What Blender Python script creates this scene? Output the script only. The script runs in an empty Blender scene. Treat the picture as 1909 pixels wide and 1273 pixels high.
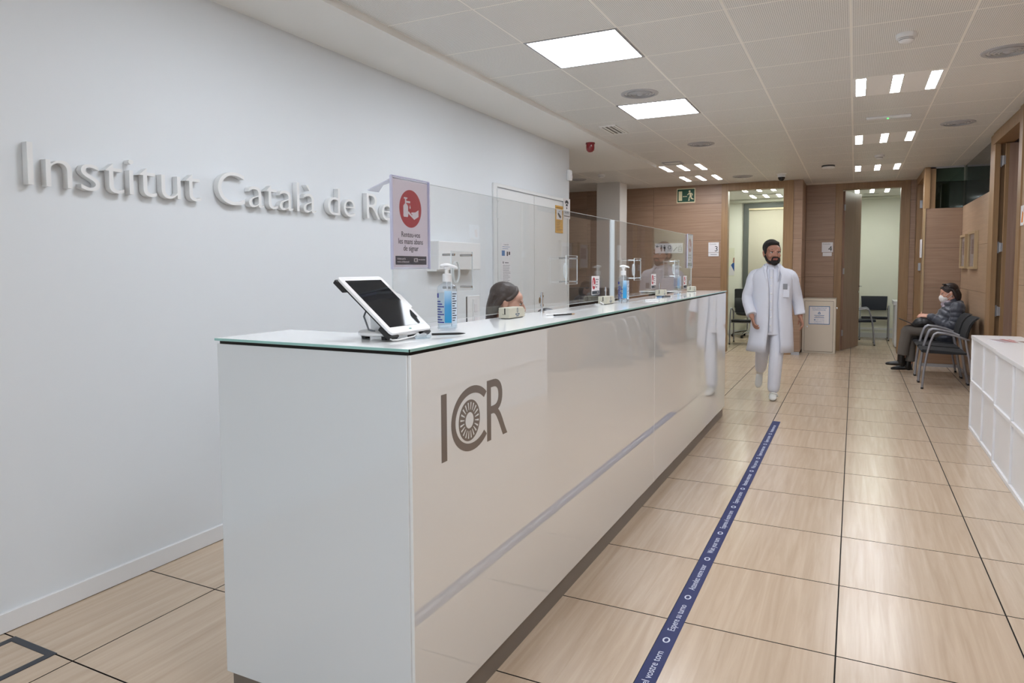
import bpy, bmesh, math, random
from mathutils import Vector, Matrix, Euler
random.seed(7)
S = bpy.context.scene
COL = S.collection
PI = math.pi
# ------------------------------------------------------------------ camera, world, exposure
CAM_H = 1.42
F, CX, CY, YAW, PITCH, ROLL = 1272.474, 970.593, 577.582, -0.45452, 0.06086, -0.0038
W_PX, H_PX = 1909, 1273
cd = bpy.data.cameras.new('camera'); cam = bpy.data.objects.new('camera', cd); COL.objects.link(cam)
cd.sensor_fit = 'HORIZONTAL'; cd.sensor_width = 36.0
cd.lens = F * 36.0 / W_PX
cd.shift_x = -(CX - W_PX / 2) / W_PX
cd.shift_y = (CY - H_PX / 2) / W_PX
cd.clip_start = 0.05; cd.clip_end = 200
fw = Vector((math.sin(YAW) * math.cos(PITCH), math.cos(YAW) * math.cos(PITCH), -math.sin(PITCH)))
rt = Vector((math.cos(YAW), -math.sin(YAW), 0)); up = rt.cross(fw)
r2 = math.cos(ROLL) * rt + math.sin(ROLL) * up
u2 = -math.sin(ROLL) * rt + math.cos(ROLL) * up
mw = Matrix((r2, u2, -fw)).transposed().to_4x4(); mw.translation = (0, 0, CAM_H)
cam.matrix_world = mw
S.camera = cam
wd = bpy.data.worlds.new('world'); S.world = wd; wd.use_nodes = True
bg = wd.node_tree.nodes['Background']; bg.inputs[0].default_value = (0.80, 0.90, 1.0, 1); bg.inputs[1].default_value = 2.1
S.view_settings.view_transform = 'Standard'; S.view_settings.look = 'None'
S.view_settings.exposure = 0.67; S.view_settings.gamma = 1.0; S.view_settings.use_curve_mapping = False
LED_STRENGTH = 13.5      # emission of the big square LED panels
SLOT_STRENGTH = 42.0     # emission of the narrow louvred tubes
ROOM_STRENGTH = 42.0
try:
    S.cycles.max_bounces = 10; S.cycles.transparent_max_bounces = 24; S.cycles.sample_clamp_indirect = 8
    S.cycles.use_denoising = True
except Exception: pass

# ------------------------------------------------------------------ helpers
def lin(c):
    c = c / 255.0
    return c / 12.92 if c <= 0.04045 else ((c + 0.055) / 1.055) ** 2.4
def rgb(c): return (lin(c[0]), lin(c[1]), lin(c[2]), 1)
MATS = {}
def mat(name, c, rough=0.5, metal=0.0, spec=0.5, coat=0.0, var=0.0, scale=8.0, bump=0.0, sheen=0.0):
    if name in MATS: return MATS[name]
    m = bpy.data.materials.new(name); m.use_nodes = True; nt = m.node_tree; b = nt.nodes['Principled BSDF']
    b.inputs['Base Color'].default_value = rgb(c); b.inputs['Roughness'].default_value = rough
    b.inputs['Metallic'].default_value = metal; b.inputs['Specular IOR Level'].default_value = spec
    b.inputs['Coat Weight'].default_value = coat; b.inputs['Coat Roughness'].default_value = 0.0
    if sheen: b.inputs['Sheen Weight'].default_value = sheen
    if var or bump:
        tc = nt.nodes.new('ShaderNodeTexCoord'); n = nt.nodes.new('ShaderNodeTexNoise'); n.inputs['Scale'].default_value = scale
        n.inputs['Detail'].default_value = 5
        nt.links.new(tc.outputs['Object'], n.inputs['Vector'])
        if var:
            mx = nt.nodes.new('ShaderNodeMix'); mx.data_type = 'RGBA'
            d = 1 - var
            mx.inputs[6].default_value = tuple(v * d for v in rgb(c)[:3]) + (1,); mx.inputs[7].default_value = tuple(min(1, v * (1 + var)) for v in rgb(c)[:3]) + (1,)
            nt.links.new(n.outputs['Fac'], mx.inputs[0]); nt.links.new(mx.outputs[2], b.inputs['Base Color'])
        if bump:
            bp = nt.nodes.new('ShaderNodeBump'); bp.inputs['Strength'].default_value = bump; bp.inputs['Distance'].default_value = 0.01
            nt.links.new(n.outputs['Fac'], bp.inputs['Height']); nt.links.new(bp.outputs['Normal'], b.inputs['Normal'])
    MATS[name] = m; return m
def emit(name, c, st):
    m = bpy.data.materials.new(name); m.use_nodes = True; nt = m.node_tree; nt.nodes.remove(nt.nodes['Principled BSDF'])
    e = nt.nodes.new('ShaderNodeEmission'); e.inputs[0].default_value = rgb(c); e.inputs[1].default_value = st
    nt.links.new(e.outputs[0], nt.nodes['Material Output'].inputs[0]); MATS[name] = m; return m
def clear(name, tint=(255, 255, 255), rough=0.0, ior=1.49, haze=0.0, hazec=(255, 255, 255)):
    """thin clear sheet: transparent with a Fresnel reflection"""
    m = bpy.data.materials.new(name); m.use_nodes = True; nt = m.node_tree; nt.nodes.remove(nt.nodes['Principled BSDF'])
    t = nt.nodes.new('ShaderNodeBsdfTransparent'); t.inputs[0].default_value = rgb(tint)
    g = nt.nodes.new('ShaderNodeBsdfGlossy'); g.inputs['Roughness'].default_value = rough
    lw = nt.nodes.new('ShaderNodeLayerWeight'); lw.inputs[0].default_value = 0.5
    pw = nt.nodes.new('ShaderNodeMath'); pw.operation = 'POWER'; pw.inputs[1].default_value = 5.0
    f0 = ((ior - 1) / (ior + 1)) ** 2
    ma = nt.nodes.new('ShaderNodeMath'); ma.operation = 'MULTIPLY_ADD'; ma.inputs[1].default_value = 1 - f0; ma.inputs[2].default_value = f0
    nt.links.new(lw.outputs['Facing'], pw.inputs[0]); nt.links.new(pw.outputs[0], ma.inputs[0])
    mx = nt.nodes.new('ShaderNodeMixShader'); nt.links.new(ma.outputs[0], mx.inputs[0])
    src = t
    if haze:
        df = nt.nodes.new('ShaderNodeBsdfDiffuse'); df.inputs[0].default_value = rgb(hazec)
        m2 = nt.nodes.new('ShaderNodeMixShader'); m2.inputs[0].default_value = haze
        nt.links.new(t.outputs[0], m2.inputs[1]); nt.links.new(df.outputs[0], m2.inputs[2]); src = m2
    nt.links.new(src.outputs[0], mx.inputs[1]); nt.links.new(g.outputs[0], mx.inputs[2])
    nt.links.new(mx.outputs[0], nt.nodes['Material Output'].inputs[0]); MATS[name] = m; return m
def wood(name, c1, c2, axis='x', rough=0.4, fine=1.0, tilevar=0.06, spec=0.4, c3=None):
    """wood veneer: noise stretched along the grain axis, per-piece tone shift"""
    m = bpy.data.materials.new(name); m.use_nodes = True; nt = m.node_tree; b = nt.nodes['Principled BSDF']; L = nt.links
    geo = nt.nodes.new('ShaderNodeNewGeometry'); oi = nt.nodes.new('ShaderNodeObjectInfo')
    ml = nt.nodes.new('ShaderNodeVectorMath'); ml.operation = 'MULTIPLY'
    k = {'x': (1.1, 26, 26), 'y': (26, 1.1, 26), 'z': (26, 26, 1.1)}[axis]
    ml.inputs[1].default_value = tuple(v * fine for v in k); L.new(geo.outputs['Position'], ml.inputs[0])
    ad = nt.nodes.new('ShaderNodeVectorMath'); ad.operation = 'ADD'
    sc = nt.nodes.new('ShaderNodeMath'); sc.operation = 'MULTIPLY'; sc.inputs[1].default_value = 57.0
    L.new(oi.outputs['Random'], sc.inputs[0]); L.new(ml.outputs[0], ad.inputs[0]); L.new(sc.outputs[0], ad.inputs[1])
    n = nt.nodes.new('ShaderNodeTexNoise'); n.inputs['Scale'].default_value = 1.0; n.inputs['Detail'].default_value = 6; n.inputs['Roughness'].default_value = 0.62
    n.inputs['Distortion'].default_value = 0.6
    L.new(ad.outputs[0], n.inputs['Vector'])
    rp = nt.nodes.new('ShaderNodeValToRGB'); rp.color_ramp.elements[0].position = 0.3; rp.color_ramp.elements[1].position = 0.72
    rp.color_ramp.elements[0].color = rgb(c1); rp.color_ramp.elements[1].color = rgb(c2)
    if c3:
        e = rp.color_ramp.elements.new(0.52); e.color = rgb(c3)
    L.new(n.outputs['Fac'], rp.inputs[0])
    hs = nt.nodes.new('ShaderNodeHueSaturation')
    mr = nt.nodes.new('ShaderNodeMapRange'); mr.inputs[3].default_value = 1 - tilevar; mr.inputs[4].default_value = 1 + tilevar
    L.new(oi.outputs['Random'], mr.inputs[0]); L.new(mr.outputs[0], hs.inputs['Value']); L.new(rp.outputs[0], hs.inputs['Color'])
    L.new(hs.outputs[0], b.inputs['Base Color'])
    b.inputs['Roughness'].default_value = rough; b.inputs['Specular IOR Level'].default_value = spec
    MATS[name] = m; return m
def perforated(name, c, dark):
    """metal ceiling panel punched with a fine grid of holes"""
    m = bpy.data.materials.new(name); m.use_nodes = True; nt = m.node_tree; b = nt.nodes['Principled BSDF']; L = nt.links
    geo = nt.nodes.new('ShaderNodeNewGeometry')
    ml = nt.nodes.new('ShaderNodeVectorMath'); ml.operation = 'MULTIPLY'; ml.inputs[1].default_value = (95, 95, 0)
    fr = nt.nodes.new('ShaderNodeVectorMath'); fr.operation = 'FRACTION'
    sb = nt.nodes.new('ShaderNodeVectorMath'); sb.operation = 'SUBTRACT'; sb.inputs[1].default_value = (0.5, 0.5, 0)
    ln = nt.nodes.new('ShaderNodeVectorMath'); ln.operation = 'LENGTH'
    lt = nt.nodes.new('ShaderNodeMath'); lt.operation = 'LESS_THAN'; lt.inputs[1].default_value = 0.27
    L.new(geo.outputs['Position'], ml.inputs[0]); L.new(ml.outputs[0], fr.inputs[0]); L.new(fr.outputs[0], sb.inputs[0]); L.new(sb.outputs[0], ln.inputs[0]); L.new(ln.outputs['Value'], lt.inputs[0])
    mx = nt.nodes.new('ShaderNodeMix'); mx.data_type = 'RGBA'; mx.inputs[6].default_value = rgb(c); mx.inputs[7].default_value = rgb(dark)
    L.new(lt.outputs[0], mx.inputs[0]); L.new(mx.outputs[2], b.inputs['Base Color'])
    b.inputs['Roughness'].default_value = 0.45; b.inputs['Specular IOR Level'].default_value = 0.4
    MATS[name] = m; return m

class MB:
    def __init__(s): s.v = []; s.f = []
    def add(s, vs, fs):
        o = len(s.v); s.v += [tuple(v) for v in vs]; s.f += [tuple(i + o for i in f) for f in fs]; return s
    def box(s, x0, x1, y0, y1, z0, z1):
        return s.add([(x0, y0, z0), (x1, y0, z0), (x1, y1, z0), (x0, y1, z0), (x0, y0, z1), (x1, y0, z1), (x1, y1, z1), (x0, y1, z1)],
                     [(0, 3, 2, 1), (4, 5, 6, 7), (0, 1, 5, 4), (1, 2, 6, 5), (2, 3, 7, 6), (3, 0, 4, 7)])
    def lathe(s, prof, c=(0, 0, 0), n=24, sx=1, sy=1):
        """profile of (radius, z); open or closed by radius 0"""
        vs = []; fs = []; k = len(prof)
        for i in range(n):
            a = 2 * PI * i / n
            for r, z in prof: vs.append((c[0] + r * math.cos(a) * sx, c[1] + r * math.sin(a) * sy, c[2] + z))
        for i in range(n):
            j = (i + 1) % n
            for q in range(k - 1): fs.append((i * k + q, j * k + q, j * k + q + 1, i * k + q + 1))
        return s.add(vs, fs)
    def tube(s, pts, r, n=10, cap=True):
        pts = [Vector(p) for p in pts]; m = len(pts); rs = r if isinstance(r, (list, tuple)) else [r] * m
        T = []
        for i in range(m):
            d = (pts[min(i + 1, m - 1)] - pts[max(i - 1, 0)]).normalized(); T.append(d)
        ref = Vector((0, 0, 1)) if abs(T[0].z) < 0.9 else Vector((1, 0, 0))
        u = T[0].cross(ref).normalized(); vs = []; fs = []
        for i in range(m):
            u = (u - T[i] * u.dot(T[i])).normalized(); w = T[i].cross(u)
            for k in range(n):
                a = 2 * PI * k / n; vs.append(pts[i] + (u * math.cos(a) + w * math.sin(a)) * rs[i])
        for i in range(m - 1):
            for k in range(n):
                q = (k + 1) % n; fs.append((i * n + k, i * n + q, (i + 1) * n + q, (i + 1) * n + k))
        if cap: fs.append(tuple(range(n - 1, -1, -1))); fs.append(tuple((m - 1) * n + k for k in range(n)))
        return s.add(vs, fs)
    def prism(s, poly, z0, z1):
        n = len(poly); vs = [(p[0], p[1], z0) for p in poly] + [(p[0], p[1], z1) for p in poly]
        fs = [tuple(range(n - 1, -1, -1)), tuple(range(n, 2 * n))] + [(i, (i + 1) % n, n + (i + 1) % n, n + i) for i in range(n)]
        return s.add(vs, fs)
    def ell(s, c, r, n=16, m=10, R=None):
        vs = []; fs = []; c = Vector(c)
        for i in range(m + 1):
            t = PI * i / m
            for k in range(n):
                a = 2 * PI * k / n; p = Vector((r[0] * math.sin(t) * math.cos(a), r[1] * math.sin(t) * math.sin(a), -r[2] * math.cos(t)))
                if R: p = R @ p
                vs.append(c + p)
        for i in range(m):
            for k in range(n):
                q = (k + 1) % n; fs.append((i * n + k, i * n + q, (i + 1) * n + q, (i + 1) * n + k))
        return s.add(vs, fs)
    def xf(s, M):
        s.v = [tuple(M @ Vector(v)) for v in s.v]; return s
    def mesh(s, name, bevel=0, smooth=False, seg=2):
        me = bpy.data.meshes.new(name); me.from_pydata(s.v, [], s.f); me.update()
        bm = bmesh.new(); bm.from_mesh(me)
        bmesh.ops.remove_doubles(bm, verts=bm.verts, dist=1e-6)
        bmesh.ops.recalc_face_normals(bm, faces=bm.faces)
        if bevel:
            ed = [e for e in bm.edges if len(e.link_faces) == 2 and e.calc_face_angle(0) > 0.7]
            bmesh.ops.bevel(bm, geom=ed, offset=bevel, segments=seg, profile=0.5, affect='EDGES', clamp_overlap=True)
        bm.to_mesh(me); bm.free()
        if smooth:
            for p in me.polygons: p.use_smooth = True
            try: me.set_sharp_from_angle(angle=0.7)
            except Exception: pass
        return me
def link(name, me, m, parent=None, kind=None):
    o = bpy.data.objects.new(name, me); COL.objects.link(o)
    if m is not None:
        if len(me.materials) == 0: me.materials.append(m)
    if parent: o.parent = parent
    if kind: o['kind'] = kind
    return o
def part(name, mb, m, parent=None, bevel=0, smooth=False, kind=None, label=None, seg=2):
    o = link(name, mb.mesh(name, bevel, smooth, seg), m, parent, kind)
    if label: o['label'] = label
    return o
def tag(o, label, cat, group=None):
    o['label'] = label; o['category'] = cat
    if group: o['group'] = group
    return o
def thing(name, label, cat, loc=(0, 0, 0), rz=0.0, group=None):
    o = bpy.data.objects.new(name, None); COL.objects.link(o); o.location = loc; o.rotation_euler = (0, 0, rz)
    o.empty_display_size = 0.1
    return tag(o, label, cat, group)
def struct(name, mb, m, **k): return part(name, mb, m, None, kind='structure', **k)
def dup(root, loc, rz=None, label=None):
    r = root.copy(); COL.objects.link(r); r.location = loc
    if rz is not None: r.rotation_euler = (0, 0, rz)
    if label: r['label'] = label
    for ch in list(root.children):
        c = ch.copy(); COL.objects.link(c); c.parent = r
        for g in list(ch.children):
            d = g.copy(); COL.objects.link(d); d.parent = c
    return r
def box(*a): return MB().box(*a)
def panel(name, loc, right, upv, label, cat, group=None):
    """Empty whose local x = right, y = up, z = out of the surface"""
    o = thing(name, label, cat, (0, 0, 0), 0, group)
    r = Vector(right).normalized(); u = Vector(upv).normalized(); w = r.cross(u)
    M = Matrix((r, u, w)).transposed().to_4x4(); M.translation = Vector(loc); o.matrix_world = M
    return o
def text_mesh(body, size, ext=0.0, align='CENTER', sx=1.0, res=3, off=0.0):
    cu = bpy.data.curves.new('text', 'FONT'); cu.body = body; cu.size = size; cu.extrude = ext; cu.align_x = align; cu.resolution_u = res; cu.offset = off
    ob = bpy.data.objects.new('text', cu); COL.objects.link(ob)
    dg = bpy.context.evaluated_depsgraph_get()
    me = bpy.data.meshes.new_from_object(ob.evaluated_get(dg)); bpy.data.objects.remove(ob); bpy.data.curves.remove(cu)
    if sx != 1.0:
        for v in me.vertices: v.co.x *= sx
    return me
def text(parent, body, x, y, size, m, z=0.0, align='CENTER', sx=1.0, ext=0.0002, name='lettering'):
    me = text_mesh(body, size, ext, align, sx)
    o = link(name, me, m, parent); o.location = (x, y, z); return o
def fit_text(parent, body, x0, x1, y, size, m, z, name='lettering'):
    me = text_mesh(body, size, 0.0002, 'LEFT'); a = min(v.co.x for v in me.vertices); b = max(v.co.x for v in me.vertices)
    for v in me.vertices: v.co.x = (v.co.x - a) / (b - a) * (x1 - x0)
    o = link(name, me, m, parent); o.location = (x0, y, z); return o
def disc(cx, cy, rx, ry, z0, z1, n=40): return MB().prism([(cx + rx * math.cos(2 * PI * i / n), cy + ry * math.sin(2 * PI * i / n)) for i in range(n)], z0, z1)
def ring(cx, cy, rx, ry, w, z0, z1, n=40, a0=0.0, a1=2 * PI):
    mb = MB(); full = abs(a1 - a0 - 2 * PI) < 1e-6; m = n if full else n + 1; vs = []
    for i in range(m):
        a = a0 + (a1 - a0) * i / n; c, s_ = math.cos(a), math.sin(a)
        for (R1, R2) in ((rx, ry), (rx - w, ry - w)):
            for z in (z0, z1): vs.append((cx + R1 * c, cy + R2 * s_, z))
    fs = []
    for i in range(m if full else m - 1):
        j = (i + 1) % m; a, b = i * 4, j * 4
        fs += [(a + 1, b + 1, b + 3, a + 3), (a, a + 2, b + 2, b), (a, b, b + 1, a + 1), (a + 2, a + 3, b + 3, b + 2)]
    if not full: fs += [(0, 1, 3, 2), ((m - 1) * 4, (m - 1) * 4 + 2, (m - 1) * 4 + 3, (m - 1) * 4 + 1)]
    return mb.add(vs, fs)
# --- organic bodies: lofted limbs fused into one continuous surface by a voxel remesh
def smooth_path(pts, rad, sub=6):
    P = [Vector(p) for p in pts]; R = [r if isinstance(r, tuple) else (r, r) for r in rad]; op = []; orr = []
    for i in range(len(P) - 1):
        p0 = P[max(i - 1, 0)]; p1 = P[i]; p2 = P[i + 1]; p3 = P[min(i + 2, len(P) - 1)]
        for k in range(sub):
            t = k / sub
            q = 0.5 * ((2 * p1) + (p2 - p0) * t + (2 * p0 - 5 * p1 + 4 * p2 - p3) * t * t + (3 * p1 - p0 - 3 * p2 + p3) * t ** 3)
            op.append(q); orr.append((R[i][0] * (1 - t) + R[i + 1][0] * t, R[i][1] * (1 - t) + R[i + 1][1] * t))
    op.append(P[-1]); orr.append(R[-1]); return op, orr
def limb(mb, pts, rad, side=None, sub=6, n=14, puff=None, round0=True, round1=True):
    """tapered limb; radii may be (across 'side', other); puff=(spacing, depth) gives quilted bulges"""
    P, R = smooth_path(pts, rad, sub) if len(pts) > 1 else (pts, rad)
    m = len(P); L = 0; rings = []
    T = [(P[min(i + 1, m - 1)] - P[max(i - 1, 0)]).normalized() for i in range(m)]
    u = Vector(side) if side else T[0].cross(Vector((0.31, 0.17, 0.93))).normalized()
    for i in range(m):
        if i: L += (P[i] - P[i - 1]).length
        u = (u - T[i] * u.dot(T[i])).normalized(); w = T[i].cross(u); f = 1.0
        if puff: f = 1 + puff[1] * (abs(math.sin(PI * L / puff[0])) - 0.5)
        rings.append((P[i], u.copy(), w, R[i][0] * f, R[i][1] * f))
    full = []
    def capr(rg, sgn):
        c, u_, w_, a, b = rg; t = w_.cross(u_) * -1; d = u_.cross(w_)
        o = []; h = min(a, b)
        for s_ in (0.5, 0.85, 0.99):
            k = math.sqrt(1 - s_ * s_); o.append((c + d * (sgn * h * s_), u_, w_, a * k, b * k))
        return o
    if round0: full += list(reversed(capr(rings[0], -1)))
    full += rings
    if round1: full += capr(rings[-1], 1)
    vs = []; fs = []
    for c, u_, w_, a, b in full:
        for k in range(n):
            q = 2 * PI * k / n; vs.append(c + u_ * (a * math.cos(q)) + w_ * (b * math.sin(q)))
    for i in range(len(full) - 1):
        for k in range(n):
            q = (k + 1) % n; fs.append((i * n + k, i * n + q, (i + 1) * n + q, (i + 1) * n + k))
    fs.append(tuple(range(n - 1, -1, -1))); fs.append(tuple((len(full) - 1) * n + k for k in range(n)))
    return mb.add(vs, fs)
def fuse(name, mb, m, parent, voxel=0.007, it=3, label=None):
    me = mb.mesh(name + '_raw'); ob = bpy.data.objects.new(name + '_raw', me); COL.objects.link(ob)
    r = ob.modifiers.new('r', 'REMESH'); r.mode = 'VOXEL'; r.voxel_size = voxel; r.use_smooth_shade = True
    if it:
        sm = ob.modifiers.new('s', 'SMOOTH'); sm.factor = 0.5; sm.iterations = it
    dg = bpy.context.evaluated_depsgraph_get()
    out = bpy.data.meshes.new_from_object(ob.evaluated_get(dg)); out.name = name
    bpy.data.objects.remove(ob); bpy.data.meshes.remove(me)
    for p in out.polygons: p.use_smooth = True
    out.materials.clear()
    o = link(name, out, m, parent)
    if label: o['label'] = label
    return o

# ------------------------------------------------------------------ materials
white_wall = mat('white_wall', (222, 227, 231), 0.6, spec=0.3, var=0.015, scale=1.2)
soffit_w = mat('soffit_white', (238, 238, 235), 0.7, spec=0.2)
room_wall = mat('room_wall_cream', (234, 234, 222), 0.7, spec=0.2)
trim_white = mat('trim_white', (225, 226, 227), 0.4)
joint_dark = mat('joint_dark', (26, 22, 19), 0.9)
floor_oak = wood('floor_oak', (183, 162, 140), (200, 181, 160), 'y', 0.22, 1.2, 0.025, 0.5, c3=(192, 172, 150))
wall_oak = wood('wall_oak', (144, 116, 95), (164, 136, 114), 'x', 0.38, 1.4, 0.04, 0.4)
wall_oak_side = wood('wall_oak_side', (162, 135, 109), (180, 153, 126), 'y', 0.38, 1.4, 0.04, 0.4)
frame_oak = wood('frame_oak', (136, 106, 74), (160, 128, 92), 'z', 0.4, 1.2, 0.03, 0.4)
door_oak = wood('door_oak', (140, 112, 96), (160, 132, 115), 'z', 0.38, 1.0, 0.03, 0.4)
ceil_perf = perforated('ceiling_perforated', (238, 238, 235), (168, 168, 165))
ceil_rail = mat('ceiling_rail', (250, 248, 242), 0.6)
ceil_plain = mat('ceiling_plain', (242, 241, 238), 0.5)
led_m = emit('led_panel_glow', (240, 246, 255), LED_STRENGTH)
slot_m = emit('louvre_glow', (246, 249, 255), SLOT_STRENGTH)
room_m = emit('room_louvre_glow', (250, 255, 244), ROOM_STRENGTH)
alu = mat('brushed_aluminium', (176, 176, 180), 0.35, 0.7)
grey_metal = mat('grey_vent_metal', (176, 177, 181), 0.45)
chrome = mat('chrome', (205, 208, 212), 0.12, 1.0)
silver_paint = mat('silver_paint', (150, 150, 156), 0.4, 0.5)
white_plastic = mat('white_plastic', (232, 233, 234), 0.35)
black_plastic = mat('black_plastic', (22, 22, 24), 0.45)
black_fabric = mat('black_fabric', (34, 35, 38), 0.8, bump=0.15, scale=300)
navy_fabric = mat('navy_fabric', (30, 33, 44), 0.8, bump=0.15, scale=300)
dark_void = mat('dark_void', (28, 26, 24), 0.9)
back_glass = mat('white_backpainted_glass', (226, 229, 229), 0.0, spec=0.9, coat=1.0)
back_glass_dimmed = mat('white_backpainted_glass_dimmed', (214, 220, 224), 0.0, spec=0.8, coat=1.0)  # same glass as the front; the ends' dimmer light put into the colour
top_glass = mat('white_glass_top', (248, 251, 252), 0.04, spec=0.55)
teal_edge = mat('green_glass_edge', (150, 196, 190), 0.1, spec=0.6)
plinth_m = mat('plinth_grey', (122, 115, 108), 0.4, 0.3)
logo_m = mat('logo_taupe', (112, 102, 94), 0.15)
plexi = clear('clear_acrylic', (250, 251, 251), 0.0, 1.49, haze=0.015)
plexi_edge = mat('acrylic_edge', (228, 235, 238), 0.15, spec=0.6)
holder_edge = mat('acrylic_edge_violet', (204, 207, 232), 0.15, spec=0.6)
holder_clear = clear('holder_acrylic', (251, 251, 254), 0.02, 1.49, haze=0.02, hazec=(230, 230, 245))
paper = mat('paper_white', (226, 224, 226), 0.55)
poster_paper = mat('poster_paper', (230, 227, 232), 0.5)
ink = mat('ink_navy', (38, 44, 60), 0.6)
ink_black = mat('ink_black', (28, 28, 30), 0.6)
ink_grey = mat('ink_grey', (132, 134, 140), 0.6)
strip_navy = mat('strip_navy', (40, 50, 62), 0.5)
red_m = mat('poster_red', (176, 36, 52), 0.5)
tape_blue = mat('tape_blue', (28, 40, 92), 0.5, spec=0.3)
tape_white = mat('tape_white', (206, 212, 228), 0.5)
yellow_m = mat('sign_yellow', (214, 160, 44), 0.5)
exit_green = mat('exit_green', (22, 70, 52), 0.5)
exit_cream = mat('exit_cream', (216, 208, 170), 0.5)
siren_red = mat('siren_red', (130, 14, 28), 0.12, coat=0.5)
beige_plastic = mat('beige_plastic', (200, 197, 180), 0.45)
skin_m = mat('skin_light', (216, 164, 142), 0.5, var=0.05, scale=20)
skin_tan = mat('skin_tan', (166, 120, 100), 0.5, var=0.05, scale=20)
hair_brown = mat('hair_brown', (44, 32, 29), 0.5, var=0.3, scale=60, bump=0.25)
hair_dark = mat('hair_dark', (26, 22, 21), 0.75, bump=0.6, scale=160)
coat_w = mat('coat_white', (212, 215, 226), 0.8, bump=0.2, scale=14)
puffer = mat('puffer_grey', (58, 62, 74), 0.42, sheen=0.3)
trouser_g = mat('trouser_grey', (100, 94, 88), 0.85, bump=0.2, scale=40)
leather_b = mat('leather_black', (18, 17, 18), 0.3)
jacket_b = mat('jacket_black', (26, 24, 25), 0.7)
lips_m = mat('lips', (150, 84, 78), 0.5)
eye_w = mat('eye_white', (220, 216, 210), 0.3)
eye_d = mat('eye_dark', (30, 22, 20), 0.2)
cab_white = mat('cabinet_white', (228, 228, 230), 0.35)
cream_metal = mat('cream_metal', (206, 196, 180), 0.45)
lab_blue = mat('label_blue', (60, 110, 160), 0.5)
grey_frame = mat('window_grey', (92, 96, 92), 0.5)
blind_m = mat('blind_fabric', (190, 184, 168), 0.8)
frame_light = mat('picture_frame_oak', (176, 152, 116), 0.5)
dark_glass = mat('dark_glass', (34, 36, 34), 0.08, spec=0.5)
screen_m = mat('tablet_screen', (30, 32, 36), 0.04, spec=0.1)
bottle_clear = clear('bottle_clear', (246, 249, 252), 0.03, 1.45, haze=0.03, hazec=(235, 240, 250))
def grad_label():
    m = bpy.data.materials.new('label_blue_gradient'); m.use_nodes = True; nt = m.node_tree; b = nt.nodes['Principled BSDF']
    tc = nt.nodes.new('ShaderNodeTexCoord'); sp = nt.nodes.new('ShaderNodeSeparateXYZ'); rp = nt.nodes.new('ShaderNodeValToRGB')
    nt.links.new(tc.outputs['Generated'], sp.inputs[0]); nt.links.new(sp.outputs['Z'], rp.inputs[0]); nt.links.new(rp.outputs[0], b.inputs['Base Color'])
    rp.color_ramp.elements[0].color = rgb((28, 150, 205)); rp.color_ramp.elements[1].color = rgb((176, 212, 236))
    e = rp.color_ramp.elements.new(0.55); e.color = rgb((70, 150, 205)); b.inputs['Roughness'].default_value = 0.35; return m
label_grad = grad_label()

# ------------------------------------------------------------------ setting
CEIL = 2.82
T = 0.6168; GX0 = -0.6467; GY0 = 2.6733
WL = -2.966          # left wall face
YB3 = 11.85          # wall with the door of room 3
YB4 = 12.75          # recessed wall with the door of room 4
WR = 1.33            # right wall face
fl = struct('floor', box(-6.2, 4.2, -4.2, 17.2, -0.06, -0.008), joint_dark)
xs = [GX0 + k * T for k in range(-9, 6)]
xs = [(-2.524 if abs(x + 2.4971) < 0.01 else x) for x in xs]
ys = [GY0 + j * T for j in range(-4, 24)]
tile_cache = {}
def tile(x0, x1, y0, y1):
    key = (round(x1 - x0, 3), round(y1 - y0, 3))
    if key not in tile_cache:
        w, d = (x1 - x0) / 2 - 0.0028, (y1 - y0) / 2 - 0.003
        me_ = MB().box(-w, w, -d, d, -0.008, 0).mesh('floor_tile'); me_.materials.append(floor_oak); me_.materials.append(joint_dark)
        for p_ in me_.polygons: p_.material_index = 0 if p_.normal.z > 0.5 else 1
        tile_cache[key] = me_
    o = link('floor_tile', tile_cache[key], floor_oak, fl); o.location = ((x0 + x1) / 2, (y0 + y1) / 2, 0)
for i in range(len(xs) - 1):
    for j in range(len(ys) - 1):
        x0, x1, y0, y1 = xs[i], xs[i + 1], ys[j], ys[j + 1]
        if x1 < WL and (y1 < 7.3 or y0 > YB3): continue
        if x0 > 1.3 and y0 > 9.2: continue
        if x0 < -1.2 and x0 > -3.2 and y0 > 15.2: continue
        if x0 > 0.6 and y0 < 3.2: continue
        if i == 5 and j < 2: pass
        tile(x0, x1, y0, y1)
rest = MB()
for (a, b, c, d) in ((-3.1, 1.4, -4.0, 0.20),):
    rest.box(a, b, c, d, -0.0078, -0.0002)
o = part('floor_tile', rest, floor_oak, fl)
# left wall, soffit, baseboard
struct('wall_left', box(-3.2, WL, -4.0, 7.35, 0, 2.78), white_wall)
struct('baseboard_left', MB().box(WL, WL + 0.012, -4.0, 5.48, 0.003, 0.08).box(WL, WL + 0.004, -4.0, 5.48, 0.08, 0.083), trim_white, bevel=0.002)
struct('trim_1', box(-6.0, -2.46, -4.0, 9.26, 2.78, 2.90), soffit_w)
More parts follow.
